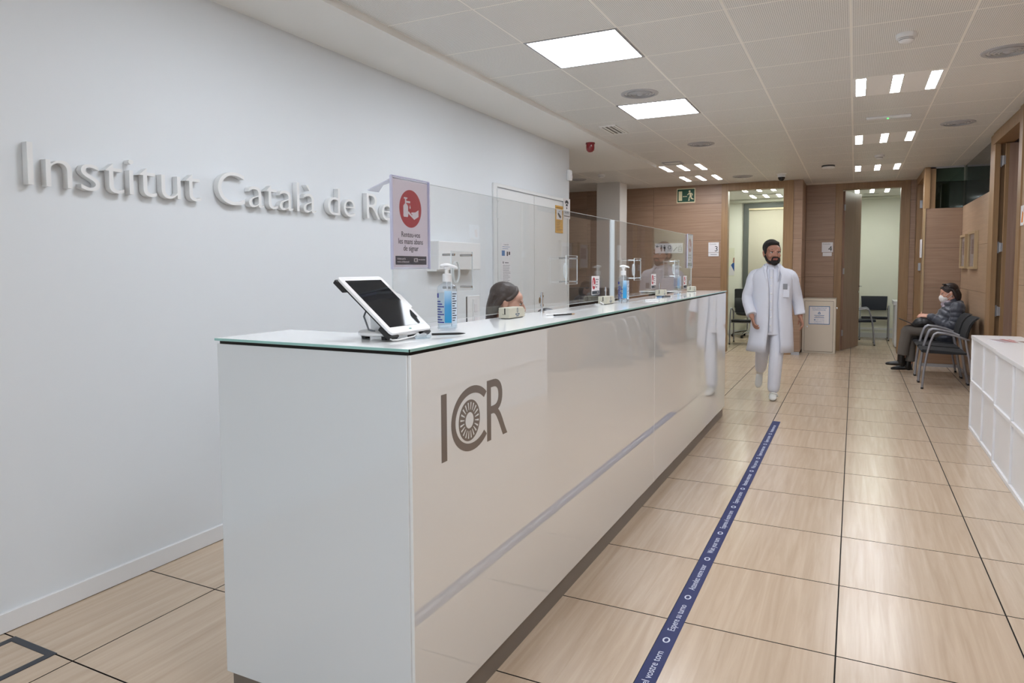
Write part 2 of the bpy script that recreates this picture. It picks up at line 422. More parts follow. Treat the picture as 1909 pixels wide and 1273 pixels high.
# ceiling: rails behind, one panel per grid cell
CT = 0.6127; CX0 = -1.890; CY0 = 3.293
ce = struct('ceiling', box(-6.2, 2.2, -4.2, 12.76, CEIL - 0.0012, CEIL + 0.12), ceil_rail)
FIX = {}
def cell(i, j): return (CX0 + i * CT, CY0 + j * CT)
led_cells = [(0, 1), (0, 4), (0, -2)]
slot_cells = [(3, 4), (3, 8), (3, 12), (3, 0 - 0), (3, -4), (3, -8), (-1, 10), (-1, 12)]
slot_cells.remove((3, 0)); slot_cells.append((3, 0))
taken = set(led_cells) | set(slot_cells)
cpm = MB().box(-CT / 2 + 0.0065, CT / 2 - 0.0065, -CT / 2 + 0.006, CT / 2 - 0.006, 0, 0.006).mesh('ceiling_panel', 0.001, seg=1)
strip_w = (CX0 - CT) - (-2.46)
for i in range(-6, 6):
    for j in range(-12, 16):
        if (i, j) in taken: continue
        x, y = cell(i, j)
        if x + CT < -2.4 and y < 9.1: continue
        if y + CT > 12.9: continue
        if x < -2.47 and x > -2.6 and y < 9.2:
            continue
        if x + CT > 1.4 and y > 8.5 : pass
        o = link('ceiling_panel', cpm, ceil_perf, ce); o.location = (x + CT / 2, y + CT / 2, CEIL - 0.002)
cut = MB().box(-2.458 + 2.19, -CT / 2 + 0, 0, 0, 0, 0) if False else None
w2 = (CX0) - (-2.458)
cpm2 = MB().box(-w2 / 2 + 0.002, w2 / 2 - 0.0055, -CT / 2 + 0.006, CT / 2 - 0.006, 0, 0.006).mesh('ceiling_panel', 0.001, seg=1)
for j in range(-12, 10):
    x, y = cell(-1, j)
    o = link('ceiling_panel', cpm2, ceil_perf, ce); o.location = (-2.458 + w2 / 2, y + CT / 2, CEIL - 0.002)

# wood panelled walls; panels are parts
def wall_panels(parent, plane, a_edges, z_edges, m, gap=0.003, th=0.012, name='wall_panel'):
    """plane: ('y', y) faces -Y ; ('x', x, sgn) faces sgn*X"""
    cache = {}
    for a0, a1 in zip(a_edges[:-1], a_edges[1:]):
        for z0, z1 in zip(z_edges[:-1], z_edges[1:]):
            if plane[0] == 'y': mb = box(a0 + gap / 2, a1 - gap / 2, plane[1] - th, plane[1] + 0.002, z0 + gap / 2, z1 - gap / 2)
            else:
                xx = sorted((plane[1] - 0.002 * plane[2], plane[1] + th * plane[2])); mb = box(xx[0], xx[1], a0 + gap / 2, a1 - gap / 2, z0 + gap / 2, z1 - gap / 2)
            part(name, mb, m, parent, bevel=0.001, seg=1)
ZJ = [0.05, 0.64, 1.257, 1.88, 2.50, CEIL]
th = 0.012
wb = struct('wall_back', MB().box(-6.2, -2.03, YB3 + th, YB3 + 0.12, 0, CEIL + 0.05).box(-0.91, -0.77 - th, YB3 + th, YB3 + 0.12, 0, CEIL + 0.05)
            .box(-2.03, -0.91, YB3 + th, YB3 + 0.12, 2.76, CEIL + 0.05).box(-0.90, -0.77 - th, YB3 + 0.12, YB4 + 0.1, 0, CEIL + 0.05), dark_void)
wall_panels(wb, ('y', YB3 + th), [-6.2, -4.43, -3.19, -2.03], ZJ, wall_oak)
wall_panels(wb, ('y', YB3 + th), [-0.905, -0.77], ZJ, wall_oak)
wall_panels(wb, ('x', -0.77 - th, 1), [YB3 + 0.012, YB4], ZJ, wall_oak)
part('plinth', MB().box(-6.2, -2.03, YB3 + 0.004, YB3 + 0.02, 0.0, 0.048).box(-0.90, -0.775, YB3 + 0.004, YB3 + 0.02, 0.0, 0.048), alu, wb)
wr_ = struct('wall_recess', MB().box(-0.77 - th, -0.315, YB4 + th, YB4 + 0.12, 0, CEIL + 0.05).box(0.785, 0.99, YB4 + th, YB4 + 0.12, 0, CEIL + 0.05)
             .box(-0.315, 0.785, YB4 + th, YB4 + 0.12, 2.78, CEIL + 0.05), dark_void)
wall_panels(wr_, ('y', YB4 + th), [-0.768, -0.315], ZJ, wall_oak)
wall_panels(wr_, ('y', YB4 + th), [0.785, 0.872], ZJ, wall_oak)
def door_frame_y(name, x0, x1, xi0, xi1, ztop_i, y, parent=None):
    """door casing facing -Y with its lining"""
    o = bpy.data.objects.new(name, None); COL.objects.link(o); o['kind'] = 'structure'
    part('jamb', MB().box(x0, xi0, y - 0.012, y + 0.02, 0, CEIL - 0.004).box(xi0 - 0.03, xi0, y + 0.02, y + 0.15, 0, ztop_i), frame_oak, o, bevel=0.002)
    part('jamb', MB().box(xi1, x1, y - 0.012, y + 0.02, 0, CEIL - 0.004).box(xi1, xi1 + 0.03, y + 0.02, y + 0.15, 0, ztop_i), frame_oak, o, bevel=0.002)
    part('lintel', MB().box(xi0, xi1, y - 0.012, y + 0.02, ztop_i, CEIL - 0.004).box(xi0, xi1, y + 0.02, y + 0.15, ztop_i, ztop_i + 0.03), MATS['wall_oak'] if False else frame_oak, o, bevel=0.002)
    return o
d3 = door_frame_y('door_1', -2.03, -0.905, -1.925, -1.055, 2.70, YB3)
d4 = door_frame_y('door_2', -0.315, 0.785, -0.20, 0.65, 2.71, YB4)
# open leaf of room 4, hinged on the left jamb
leaf = bpy.data.objects.new('door_leaf', None); COL.objects.link(leaf); leaf.parent = d4
ang = math.atan2(13.62 - 12.82, 0.085 + 0.165); leaf.location = (-0.165, 12.82, 0); leaf.rotation_euler = (0, 0, ang)
part('leaf_board', box(0, 0.84, 0.0, 0.042, 0.008, 2.70), door_oak, leaf, bevel=0.002)
part('handle', MB().tube([(0.78, -0.0, 1.08), (0.78, -0.05, 1.08)], 0.009).tube([(0.785, -0.05, 1.08), (0.67, -0.052, 1.08)], 0.009).lathe([(0, 0.0), (0.025, 0.0), (0.025, 0.006), (0, 0.006)], (0, 0, 0)).xf(Matrix.Identity(4)), chrome, leaf, smooth=True)
part('lock_rose', MB().tube([(0.78, 0.002, 0.98), (0.78, -0.008, 0.98)], 0.022, 14), chrome, leaf, smooth=True)
for z in (2.42, 1.35, 0.3): part('hinge', box(-0.03, 0.0, -0.012, 0.006, z - 0.05, z + 0.05), alu, leaf)
# side wall with a shut-back door (seen at a very low angle), partition, glass transoms
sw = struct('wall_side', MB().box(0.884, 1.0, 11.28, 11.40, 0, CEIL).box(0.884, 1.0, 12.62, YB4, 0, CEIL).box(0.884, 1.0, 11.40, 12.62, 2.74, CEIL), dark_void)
d5 = bpy.data.objects.new('door_3', None); COL.objects.link(d5); d5['kind'] = 'structure'
part('jamb', box(0.862, 1.0, 12.50, 12.735, 0, CEIL - 0.004), frame_oak, d5, bevel=0.002)
part('jamb', box(0.862, 1.0, 11.262, 11.44, 0, CEIL - 0.004), frame_oak, d5, bevel=0.002)
part('lintel', box(0.862, 1.0, 11.44, 12.50, 2.71, CEIL - 0.004), frame_oak, d5, bevel=0.002)
part('door_leaf', box(0.94, 0.98, 11.50, 12.46, 0.01, 2.70), door_oak, d5)
part('stop_edge', box(0.925, 0.94, 11.44, 11.50, 0.01, 2.70), joint_dark, d5)
for z in (2.40, 1.42, 0.4): part('hinge', box(0.90, 0.935, 12.46, 12.498, z - 0.06, z + 0.06), alu, d5)
pw = struct('wall_partition', box(0.90, WR + 0.1, 11.25 + th, 11.36, 0, 2.24), dark_void)
wall_panels(pw, ('y', 11.25 + th), [0.885, WR], [0.045, 0.50, 1.12, 1.682, 2.24], wall_oak)
part('plinth', box(0.89, WR, 11.254, 11.262, 0.0, 0.043), alu, pw)
part('corner_post', box(0.865, 0.93, 11.242, 11.36, 2.24, CEIL - 0.004), frame_oak, pw)
part('corner_post', box(0.862, 0.886, 11.242, 11.26, 0.0, 2.24), frame_light, pw)
w1 = struct('window_1', box(0.93, WR, 11.27, 11.28, 2.24, 2.795), clear('transom_glass', (190, 205, 198), 0.0, 1.5))
part('glass_edge', box(0.93, 0.936, 11.268, 11.282, 2.245, 2.795), mat('glass_edge_green', (70, 120, 108), 0.2), w1)
part('head_channel', box(0.93, WR, 11.262, 11.29, 2.795, CEIL - 0.002), grey_metal, w1)
wrr = struct('wall_right', MB().box(WR + th, WR + 0.12, 8.95, 11.36, 0, 2.26).box(1.285 + th, WR + 0.12, -4.0, 7.24, 0, CEIL), dark_void)
wall_panels(wrr, ('x', WR + th, -1), [8.95, 11.25], [0.045, 0.50, 1.12, 1.682, 2.255], wall_oak_side)
wall_panels(wrr, ('x', 1.285 + th, -1), [-4.0, -1.6, 0.8, 3.2, 5.3, 7.238], ZJ, wall_oak_side)
part('plinth', box(WR - 0.004, WR + 0.006, 8.95, 11.25, 0, 0.043), alu, wrr)
w2_ = struct('window_2', box(WR + 0.02, WR + 0.03, 8.95, 11.27, 2.26, CEIL - 0.002), dark_glass)
# right-hand door, leaf folded back into its room
d6 = bpy.data.objects.new('door_4', None); COL.objects.link(d6); d6['kind'] = 'structure'
part('jamb', MB().box(1.295, 1.345, 8.68, 8.95, 0, CEIL - 0.004).box(1.345, 1.46, 8.74, 8.95, 0, CEIL - 0.004), frame_oak, d6, bevel=0.002)
part('jamb', MB().box(1.272, 1.45, 7.24, 7.375, 0, CEIL - 0.004), frame_oak, d6, bevel=0.002)
part('lintel', MB().box(1.285, 1.45, 7.375, 8.74, 2.70, CEIL - 0.004), frame_oak, d6, bevel=0.002)
lf2 = part('door_leaf', box(1.408, 2.28, 8.60, 8.642, 0.01, 2.69), door_oak, d6, bevel=0.002)
part('leaf_edge', box(1.378, 1.408, 8.601, 8.641, 0.01, 2.69), frame_oak, d6)
for z in (2.52, 1.62, 0.95, 0.3):
    part('hinge', MB().box(1.346, 1.362, 8.70, 8.738, z - 0.06, z + 0.06).box(1.362, 1.378, 8.605, 8.63, z - 0.045, z + 0.045).tube([(1.364, 8.66, z - 0.05), (1.364, 8.66, z + 0.05)], 0.007, 8), alu, d6)
# enclosures of the side spaces
struct('added_transom_band', box(0.94, 2.0, 11.52, 11.56, 2.64, 2.82), mat('transom_band_pale', (206, 204, 190), 0.7))  # added pale strip, stands in for the bright ceiling beyond the transom
struct('added_transom_back', box(0.94, 2.0, 11.60, 11.62, 2.20, 2.82), mat('transom_back_dim', (112, 106, 92), 0.8))  # added sheet close behind the glass, gives the unlit transom its dim tone
struct('wall_store', MB().box(2.9, 3.0, 7.0, 12.9, 0, 2.9).box(1.45, 3.0, 7.2, 7.28, 0, 2.9).box(1.45, 3.0, 8.95, 9.02, 0, 2.9).box(1.0, 3.0, 12.9, 13.0, 0, 2.9), mat('store_wall', (120, 106, 104), 0.8))
# consulting rooms 3 and 4
struct('wall_room_3', MB().box(-4.6, -0.89, 14.95, 15.05, 0, 2.9).box(-4.7, -4.6, 11.97, 15.05, 0, 2.9).box(-0.895, -0.882, 11.97, 14.95, 0, 2.9), room_wall)
struct('ceiling_room_3', box(-4.7, -0.88, 11.99, 15.05, CEIL, 2.95), ceil_plain)
struct('wall_room_4', MB().box(-0.88, 3.0, 15.42, 15.52, 0, 2.9).box(2.9, 3.0, 13.0, 15.5, 0, 2.9).box(-0.88, -0.80, 12.9, 15.42, 0, 2.9).box(1.0, 2.95, 12.9, 13.02, 0, 2.9), room_wall)
struct('ceiling_room_4', box(-0.88, 3.0, 12.88, 15.52, CEIL, 2.95), ceil_plain)
struct('baseboard_room_4', MB().box(-0.8, 2.9, 15.40, 15.42, 0, 0.10).box(-0.8, 2.9, 15.405, 15.42, 0.16, 0.20), trim_white)
struct('baseboard_room_3', box(-4.6, -0.9, 14.935, 14.95, 0, 0.10), trim_white)
struct('trim_2', box(-4.6, -0.9, 14.80, 14.95, 2.755, 2.82), room_wall, bevel=0.02)
struct('trim_3', box(-0.8, 2.9, 15.34, 15.42, 2.77, 2.82), room_wall, bevel=0.02)
w3 = struct('window_3', MB().box(-2.10, -0.9, 14.90, 14.95, 2.64, 2.735).box(-2.10, -2.0, 14.90, 14.95, 0.8, 2.64), grey_frame)
for k in range(4):
    part('blind_panel', box(-2.0 + k * 0.27 + (0.0 if k else 0), -2.0 + (k + 1) * 0.27 + 0.004, 14.935 - 0.004 * (k % 2), 14.94, 0.8, 2.60), blind_m, w3)
part('blind_rail', box(-2.0, -0.9, 14.90, 14.935, 2.60, 2.64), mat('rail_beige', (214, 200, 168), 0.4), w3)
# waiting area on the left, rear end of the hall with glazed entrance
struct('wall_waiting', MB().box(-6.2, -6.0, 7.0, 12.0, 0, 2.9).box(-6.2, -3.0, 7.2, 7.35, 0, 2.9), white_wall)
struct('column', box(-3.86, -3.46, 10.78, 11.16, 0, CEIL - 0.002), mat('column_white', (206, 202, 196), 0.7), bevel=0.004)['kind'] = 'structure'
struct('wall_rear', MB().box(-3.2, -2.5, -3.15, -3.0, 0, 2.9).box(1.0, 1.5, -3.15, -3.0, 0, 2.9).box(-2.5, 1.0, -3.15, -3.0, 2.45, 2.9), white_wall)
w4 = struct('window_4', MB().box(-2.5, 1.0, -3.10, -3.04, 2.39, 2.45).box(-2.5, 1.0, -3.10, -3.04, 0, 0.08).box(-2.5, 1.0, -3.10, -3.04, 1.0, 1.05), grey_frame)
for k in range(4):
    x = -2.5 + k * 3.44 / 3; part('mullion', box(x, x + 0.06, -3.11, -3.03, 0, 2.45), grey_frame, w4)

# ------------------------------------------------------------------ ceiling fittings
def led_panel(i, j, label):
    x, y = cell(i, j); t = thing('ceiling_light', label, 'ceiling light', (x + CT / 2, y + CT / 2, CEIL))
    h = CT / 2 - 0.004
    part('frame', MB().box(-h, h, -h, -h + 0.016, -0.006, 0.006).box(-h, h, h - 0.016, h, -0.006, 0.006).box(-h, -h + 0.016, -h + 0.016, h - 0.016, -0.006, 0.006).box(h - 0.016, h, -h + 0.016, h - 0.016, -0.006, 0.006), alu, t)
    part('diffuser', box(-h + 0.016, h - 0.016, -h + 0.016, h - 0.016, -0.003, 0.003), led_m, t); return t
led_labels = ['large square white LED ceiling panel nearest the camera, above the counter front', 'second square white LED ceiling panel, beyond the round vent', 'square LED ceiling panel just above the picture edge over the counter end']
for (i, j), l in zip(led_cells, led_labels): led_panel(i, j, l)
def slot_light(x, y, label, glow, m=None, z=CEIL):
    t = thing('ceiling_light', label, 'ceiling light', (x, y, z)); h = CT / 2 - 0.003
    part('plate', MB().box(-h, h, -h, h, -0.002, 0.003), ceil_plain, t)
    cx = [-0.2, 0.0, 0.24] if False else [-h + 0.06, -h + 0.305, -h + 0.548]
    for c in cx:
        s = part('louvre_lamp', box(c - 0.033, c + 0.033, -h + 0.03, h - 0.03, -0.0035, -0.001), glow, t)
        part('slot_rim', MB().box(c - 0.038, c - 0.033, -h + 0.026, h - 0.026, -0.003, 0.004).box(c + 0.033, c + 0.038, -h + 0.026, h - 0.026, -0.003, 0.004).box(c - 0.038, c + 0.038, -h + 0.024, -h + 0.03, -0.003, 0.004).box(c - 0.038, c + 0.038, h - 0.03, h - 0.024, -0.003, 0.004), grey_metal, s)
        lv = MB()
        for k in range(7):
            yy = -h + 0.03 + (k + 1) * (2 * h - 0.06) / 8; lv.box(c - 0.033, c + 0.033, yy - 0.002, yy + 0.002, -0.006, -0.003)
        part('louvre_blade', lv, white_plastic, s, kind='stuff')
    return t
slot_labels = ['three-slot ceiling light over the aisle, nearest of the row beside the smoke detector', 'three-slot ceiling light over the aisle, second of the row, past the emergency lamp',
               'three-slot ceiling light over the aisle, last of the row before the door marked 4', 'three-slot ceiling light over the aisle, just out of view overhead', 'three-slot ceiling light over the aisle beside the camera', 'three-slot ceiling light over the aisle behind the camera',
               'three-slot ceiling light left of the aisle, nearer of the pair past the soffit', 'three-slot ceiling light left of the aisle, further of the pair, near the exit sign']
order = [(3, 4), (3, 8), (3, 12), (3, 0), (3, -4), (3, -8), (-1, 10), (-1, 12)]
for (i, j), l in zip(order, slot_labels):
    x, y = cell(i, j); slot_light(x + CT / 2, y + CT / 2, l, slot_m)
slot_light(CX0 + CT / 2, 14.17, 'three-slot ceiling light inside the room marked 3, deeper one', room_m, z=CEIL - 0.012)
slot_light(CX0 + CT / 2, 12.95, 'three-slot ceiling light inside the room marked 3, just past the lintel', room_m, z=CEIL - 0.012)
slot_light(0.254, 14.14, 'three-slot ceiling light inside the room marked 4', room_m, z=CEIL - 0.012)
def round_vent(x, y, label, R=0.15):
    t = thing('air_vent', label, 'air vent', (x, y, CEIL), group=None)
    part('backing', MB().lathe([(0, -0.001), (R * 0.9, -0.001), (R * 0.9, 0.002)], n=40), black_plastic, t)
    part('outer_ring', MB().lathe([(R, -0.002), (R * 0.985, -0.007), (R * 0.88, -0.012), (R * 0.80, -0.010), (R * 0.80, -0.002), (R, -0.002)], n=40), grey_metal, t, smooth=True)
    for r in (0.69, 0.52, 0.36): part('ring', MB().lathe([(R * r, -0.005), (R * r, -0.010), (R * (r - 0.075), -0.013), (R * (r - 0.075), -0.009), (R * r, -0.005)], n=40), grey_metal, t, smooth=True)
    part('centre_cone', MB().lathe([(0, -0.020), (R * 0.10, -0.018), (R * 0.19, -0.010), (R * 0.19, -0.004), (0, -0.004)], n=40), grey_metal, t, smooth=True)
    return t
round_vent(-1.586, 5.44, 'round grey ceiling vent between the two square LED panels')
round_vent(-1.598, 7.94, 'round grey ceiling vent past the second square LED panel')
round_vent(-1.578, 11.02, 'round grey ceiling vent close above the door marked 3')
round_vent(0.862, 5.46, 'round grey ceiling vent at the upper right edge of the picture')
round_vent(0.872, 7.93, 'round grey ceiling vent before the dark glass transom at right')
round_vent(-3.95, 10.2, 'round ceiling vent over the waiting area behind the white wall end', 0.12)
def smoke(x, y, label, s=1.0, top=white_plastic):
    t = thing('smoke_detector', label, 'smoke detector', (x, y, CEIL - 0.002))
    part('base', MB().lathe([(0, 0), (0.056 * s, 0), (0.056 * s, -0.022 * s), (0.05 * s, -0.026 * s), (0, -0.026 * s)], n=32), top, t, smooth=True)
    part('sensor_slots', MB().lathe([(0.04 * s, -0.024 * s), (0.04 * s, -0.040 * s), (0, -0.040 * s)], n=28), black_plastic, t)
    part('slot_ring', MB().lathe([(0.0455 * s, -0.0295 * s), (0.043 * s, -0.034 * s), (0.04 * s, -0.034 * s), (0.04 * s, -0.0295 * s), (0.0455 * s, -0.0295 * s)], n=32), top, t)
    part('cap', MB().lathe([(0.042 * s, -0.037 * s), (0.036 * s, -0.046 * s), (0.02 * s, -0.052 * s), (0, -0.053 * s), (0, -0.038 * s), (0.042 * s, -0.037 * s)], n=32), top, t, smooth=True)
smoke(0.248, 4.80, 'round white smoke detector on the ceiling before the first three-slot light')
smoke(0.248, 9.76, 'small white smoke detector on the ceiling between the last two three-slot lights')
smoke(-3.44, 9.81, 'small white smoke detector on the ceiling in front of the white column')
t = thing('emergency_light', 'slim white emergency lamp bar with green diode on the ceiling', 'emergency light', (0.25, 7.29, CEIL - 0.002))
part('housing', box(-0.185, 0.185, -0.035, 0.035, -0.022, 0), white_plastic, t, bevel=0.006)
part('diffuser', box(0.02, 0.18, -0.03, 0.03, -0.028, -0.020), mat('lamp_diffuser', (220, 222, 224), 0.3), t, bevel=0.003)
part('green_diode', MB().ell((-0.005, -0.02, -0.024), (0.008, 0.008, 0.005)), emit('green_diode', (60, 230, 90), 3), t)
t = thing('security_camera', 'white dome security camera with dark bubble on the ceiling before the door marked 3', 'camera', (-1.017, 11.013, CEIL - 0.002))
part('base', MB().lathe([(0, 0), (0.075, 0), (0.075, -0.006), (0.058, -0.012), (0.056, -0.05), (0, -0.05)], n=28), white_plastic, t, smooth=True)
part('dome', MB().lathe([(0.05, -0.048), (0.048, -0.07), (0.036, -0.092), (0.018, -0.105), (0, -0.108)], n=28), mat('dome_glass', (26, 26, 28), 0.08), t, smooth=True)
t = thing('wifi_router', 'flat white ceiling device with black top ring, right of the dome camera', 'ceiling device', (-0.358, 10.416, CEIL - 0.002))
part('mount', MB().lathe([(0, 0), (0.085, 0), (0.085, -0.016), (0, -0.016)], n=28), black_plastic, t)
part('cover', MB().lathe([(0.078, -0.016), (0.085, -0.03), (0.07, -0.042), (0, -0.044)], n=28), white_plastic, t, smooth=True)
def grille(x, y, sx, sy, label, n, fm=None):
    fm = fm or ceil_plain
    t = thing('air_grille', label, 'air grille', (x, y, CEIL - 0.002))
    part('frame', MB().box(-sx, sx, -sy, -sy + 0.018, -0.010, 0).box(-sx, sx, sy - 0.018, sy, -0.010, 0).box(-sx, -sx + 0.018, -sy + 0.018, sy - 0.018, -0.010, 0).box(sx - 0.018, sx, -sy + 0.018, sy - 0.018, -0.010, 0), fm, t)
    part('backing', box(-sx + 0.01, sx - 0.01, -sy + 0.01, sy - 0.01, -0.003, 0), mat('grille_backing', (110, 106, 100), 0.7), t)
    for k in range(n):
        if sx < sy: a = -sx + 0.018 + (k + 0.5) * (2 * sx - 0.036) / n; part('blade', box(a - 0.008, a + 0.008, -sy + 0.018, sy - 0.018, -0.008, -0.002), ceil_plain, t)
        else: a = -sy + 0.018 + (k + 0.5) * (2 * sy - 0.036) / n; part('blade', box(-sx + 0.018, sx - 0.018, a - 0.008, a + 0.008, -0.008, -0.002), ceil_plain, t)
grille(-2.22, 6.71, 0.085, 0.215, 'narrow white slatted air grille beside the soffit edge', 3)
grille(-2.215, 9.18, 0.125, 0.105, 'small rectangular air grille at the far end of the soffit', 4, grey_metal)
grille(0.25, 14.77, 0.13, 0.05, 'small grey air grille in the ceiling of the room marked 4', 2)
t = thing('alarm_siren', 'dark red domed alarm siren hanging from the white soffit', 'alarm', (-2.617, 7.10, 2.78))
part('base', MB().lathe([(0, 0), (0.05, 0), (0.052, -0.014), (0.048, -0.016), (0, -0.016)], n=28), siren_red, t, smooth=True)
part('dome', MB().lathe([(0.046, -0.015), (0.046, -0.06), (0.04, -0.083), (0.024, -0.098), (0, -0.103)], n=28), siren_red, t, smooth=True)
t = thing('motion_sensor', 'small white motion sensor at the top of the white wall end', 'sensor', (WL, 7.305, 2.47))
part('housing', MB().box(0.0, 0.045, -0.04, 0.04, -0.06, 0.065), white_plastic, t, bevel=0.016, seg=3)
part('lens', MB().ell((0.042, 0.0, -0.015), (0.014, 0.026, 0.03)), paper, t, smooth=True)

exec_order = 'objects below'
# ------------------------------------------------------------------ left wall: lettering, door, fittings
LT = thing('wall_lettering', 'raised white letters on the white wall reading Institut Català de Retina', 'lettering', (0, 0, 0))
r = Vector((0, 1, 0)); u = Vector((0, 0, 1)); w = Vector((1, 0, 0))
Mx = Matrix((r, u, w)).transposed().to_4x4(); Mx.translation = (WL, 1.583, 1.755); LT.matrix_world = Mx
phrase = 'Institut Català de Retina'
def maxx(s, size=1.0):
    me = text_mesh(s, size, 0, 'LEFT'); v = [a.co.x for a in me.vertices]; mn, mxv = min(v), max(v); bpy.data.meshes.remove(me); return mn, mxv
me = text_mesh('I', 1.0, 0, 'LEFT'); cap = max(v.co.y for v in me.vertices); bpy.data.meshes.remove(me)
size = 0.172 / cap
m0 = maxx('I')[0]; m1 = maxx('Institut Català de Re')[1]
kx = (3.945 - 1.583) / ((m1 - m0) * size)
letter_m = mat('letter_white', (228, 229, 229), 0.55)
for i, ch in enumerate(phrase):
    if ch == ' ': continue
    adv = maxx(phrase[:i + 1])[1] - maxx(ch)[1]
    me = text_mesh(ch, size, 0.017, 'LEFT', kx, 8, -0.0030)
    o = link('letter', me, letter_m, LT); o.location = ((adv - m0) * size * kx, 0, 0.020)
# double door flush in the wall
dw = bpy.data.objects.new('door_5', None); COL.objects.link(dw); dw['kind'] = 'structure'
dwm = mat('door_white', (222, 224, 224), 0.45)
part('frame', MB().box(WL, WL + 0.018, 5.49, 5.555, 0, 2.195).box(WL, WL + 0.018, 7.27, 7.31, 0, 2.195).box(WL, WL + 0.018, 5.555, 7.27, 2.165, 2.195), dwm, dw, bevel=0.003)
part('leaf', box(WL, WL + 0.012, 5.575, 6.367, 0.01, 2.155), dwm, dw, bevel=0.002)
part('leaf', box(WL, WL + 0.012, 6.377, 7.262, 0.01, 2.155), dwm, dw, bevel=0.002)
part('shadow_gap', MB().box(WL, WL + 0.004, 5.556, 5.575, 0, 2.165).box(WL, WL + 0.003, 6.367, 6.377, 0, 2.155), mat('gap_grey', (70, 70, 68), 0.8), dw)
for z in (2.09, 1.93, 0.3): part('hinge', MB().box(WL + 0.012, WL + 0.026, 5.545, 5.59, z - 0.055, z + 0.055), dwm, dw, bevel=0.003)
part('lock_plate', MB().ell((WL + 0.014, 6.50, 1.085), (0.004, 0.022, 0.034)), mat('brass', (150, 122, 70), 0.3, 0.9), dw, smooth=True)
def lines(parent, x0, x1, y0, n, dy, m, z, h=0.006, seed=1, ragged=0.3):
    rr = random.Random(seed); mb = MB()
    for k in range(n): mb.box(x0, x1 - rr.random() * ragged * (x1 - x0), y0 - k * dy - h / 2, y0 - k * dy + h / 2, z, z + 0.0004)
    o = part('print_lines', mb, m, parent); o['kind'] = 'stuff'; return o
t = panel('notice_sheet', (WL + 0.014, 5.735, 1.587), (0, 1, 0), (0, 0, 1), 'upper paper notice with small pictures taped to the white double door', 'notice')
part('sheet', box(-0.105, 0.105, -0.074, 0.074, 0, 0.001), paper, t)
lines(t, -0.08, 0.08, 0.035, 2, 0.018, lab_blue, 0.0012, 0.004)
text(t, 'EL vostre CSIC', -0.0, 0.05, 0.016, ink, 0.0012)
part('picture', box(-0.09, -0.03, -0.05, 0.0, 0.001, 0.0016), lab_blue, t); part('picture', MB().box(0.01, 0.035, -0.05, -0.01, 0.001, 0.0016).box(0.05, 0.08, -0.04, -0.01, 0.001, 0.0016), ink_black, t)
t = panel('notice_sheet', (WL + 0.014, 5.735, 1.384), (0, 1, 0), (0, 0, 1), 'lower paper notice full of small print on the white double door', 'notice')
part('sheet', box(-0.105, 0.105, -0.118, 0.118, 0, 0.001), paper, t)
part('heading', MB().box(-0.03, 0.05, 0.085, 0.092, 0.001, 0.0014).box(-0.07, -0.055, 0.08, 0.10, 0.001, 0.0014), ink, t)
lines(t, -0.07, 0.085, 0.065, 13, 0.013, ink_grey, 0.0012, 0.004, 3)
t = panel('warning_sign', (WL + 0.0135, 7.02, 1.958), (0, 1, 0), (0, 0, 1), 'yellow video surveillance sign with a black camera picture at the wall end', 'sign')
part('plate', box(-0.107, 0.107, -0.15, 0.15, 0, 0.003), yellow_m, t)
fit_text(t, 'ZONA VIDEOVIGILADA', -0.09, 0.09, 0.118, 0.022, ink_black, 0.0033)
part('picture_field', box(-0.08, 0.08, 0.0, 0.105, 0.003, 0.0036), paper, t)
part('camera_pictogram', MB().prism([(-0.045, 0.055), (-0.03, 0.075), (0.05, 0.035), (0.04, 0.012), (0.0, 0.02)], 0.0036, 0.0042).prism([(-0.02, 0.085), (0.02, 0.095), (0.02, 0.09), (-0.02, 0.08)], 0.0036, 0.0042), ink_black, t)
lines(t, -0.09, 0.09, -0.02, 8, 0.015, ink_black, 0.0032, 0.004, 5, 0.5)
t = panel('wifi_sign', (WL + 0.0185, 7.225, 2.07), (0, 1, 0), (0, 0, 1), 'white free wifi sign with black wave symbol beside the yellow sign', 'sign')
part('plate', box(-0.095, 0.1, -0.09, 0.135, 0, 0.003), paper, t)
part('wave_symbol', ring(0, 0.03, 0.075, 0.085, 0.03, 0.003, 0.004, 16, 0.8, PI - 0.8).add(*[(lambda q: (q.v, q.f))(ring(0, 0.03, 0.038, 0.045, 0.022, 0.003, 0.004, 12, 0.7, PI - 0.7))][0]).add(*(lambda q: (q.v, q.f))(disc(0, 0.027, 0.012, 0.012, 0.003, 0.004, 12))), ink_black, t)
text(t, 'Free WiFi', 0.0, -0.035, 0.036, ink, 0.0033, sx=0.85)
part('rule', box(-0.08, 0.09, -0.068, -0.06, 0.003, 0.004), ink_black, t)
# wall box and socket panel
t = thing('wall_unit', 'white box unit mounted on the white wall behind the sign holder', 'wall unit', (WL, 4.76, 1.41))
part('housing', box(0, 0.105, -0.325, 0.325, 0, 0.222), white_plastic, t, bevel=0.006)
part('lower_tray', box(0, 0.09, -0.335, -0.20, -0.012, 0.004), white_plastic, t, bevel=0.003)
t = thing('socket_panel', 'white trunking panel with two sockets on the wall left of the receptionist', 'socket', (WL, 5.13, 0.88))
part('cover', box(0, 0.012, -0.11, 0.10, 0, 0.305), white_plastic, t, bevel=0.003)
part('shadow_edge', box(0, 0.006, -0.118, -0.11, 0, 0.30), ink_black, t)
part('socket_strip', box(0.012, 0.02, -0.03, 0.045, 0.0, 0.275), trim_white, t, bevel=0.002)
for z in (0.165, 0.06): part('socket', box(0.02, 0.026, -0.015, 0.035, z, z + 0.07), paper, t, bevel=0.003)

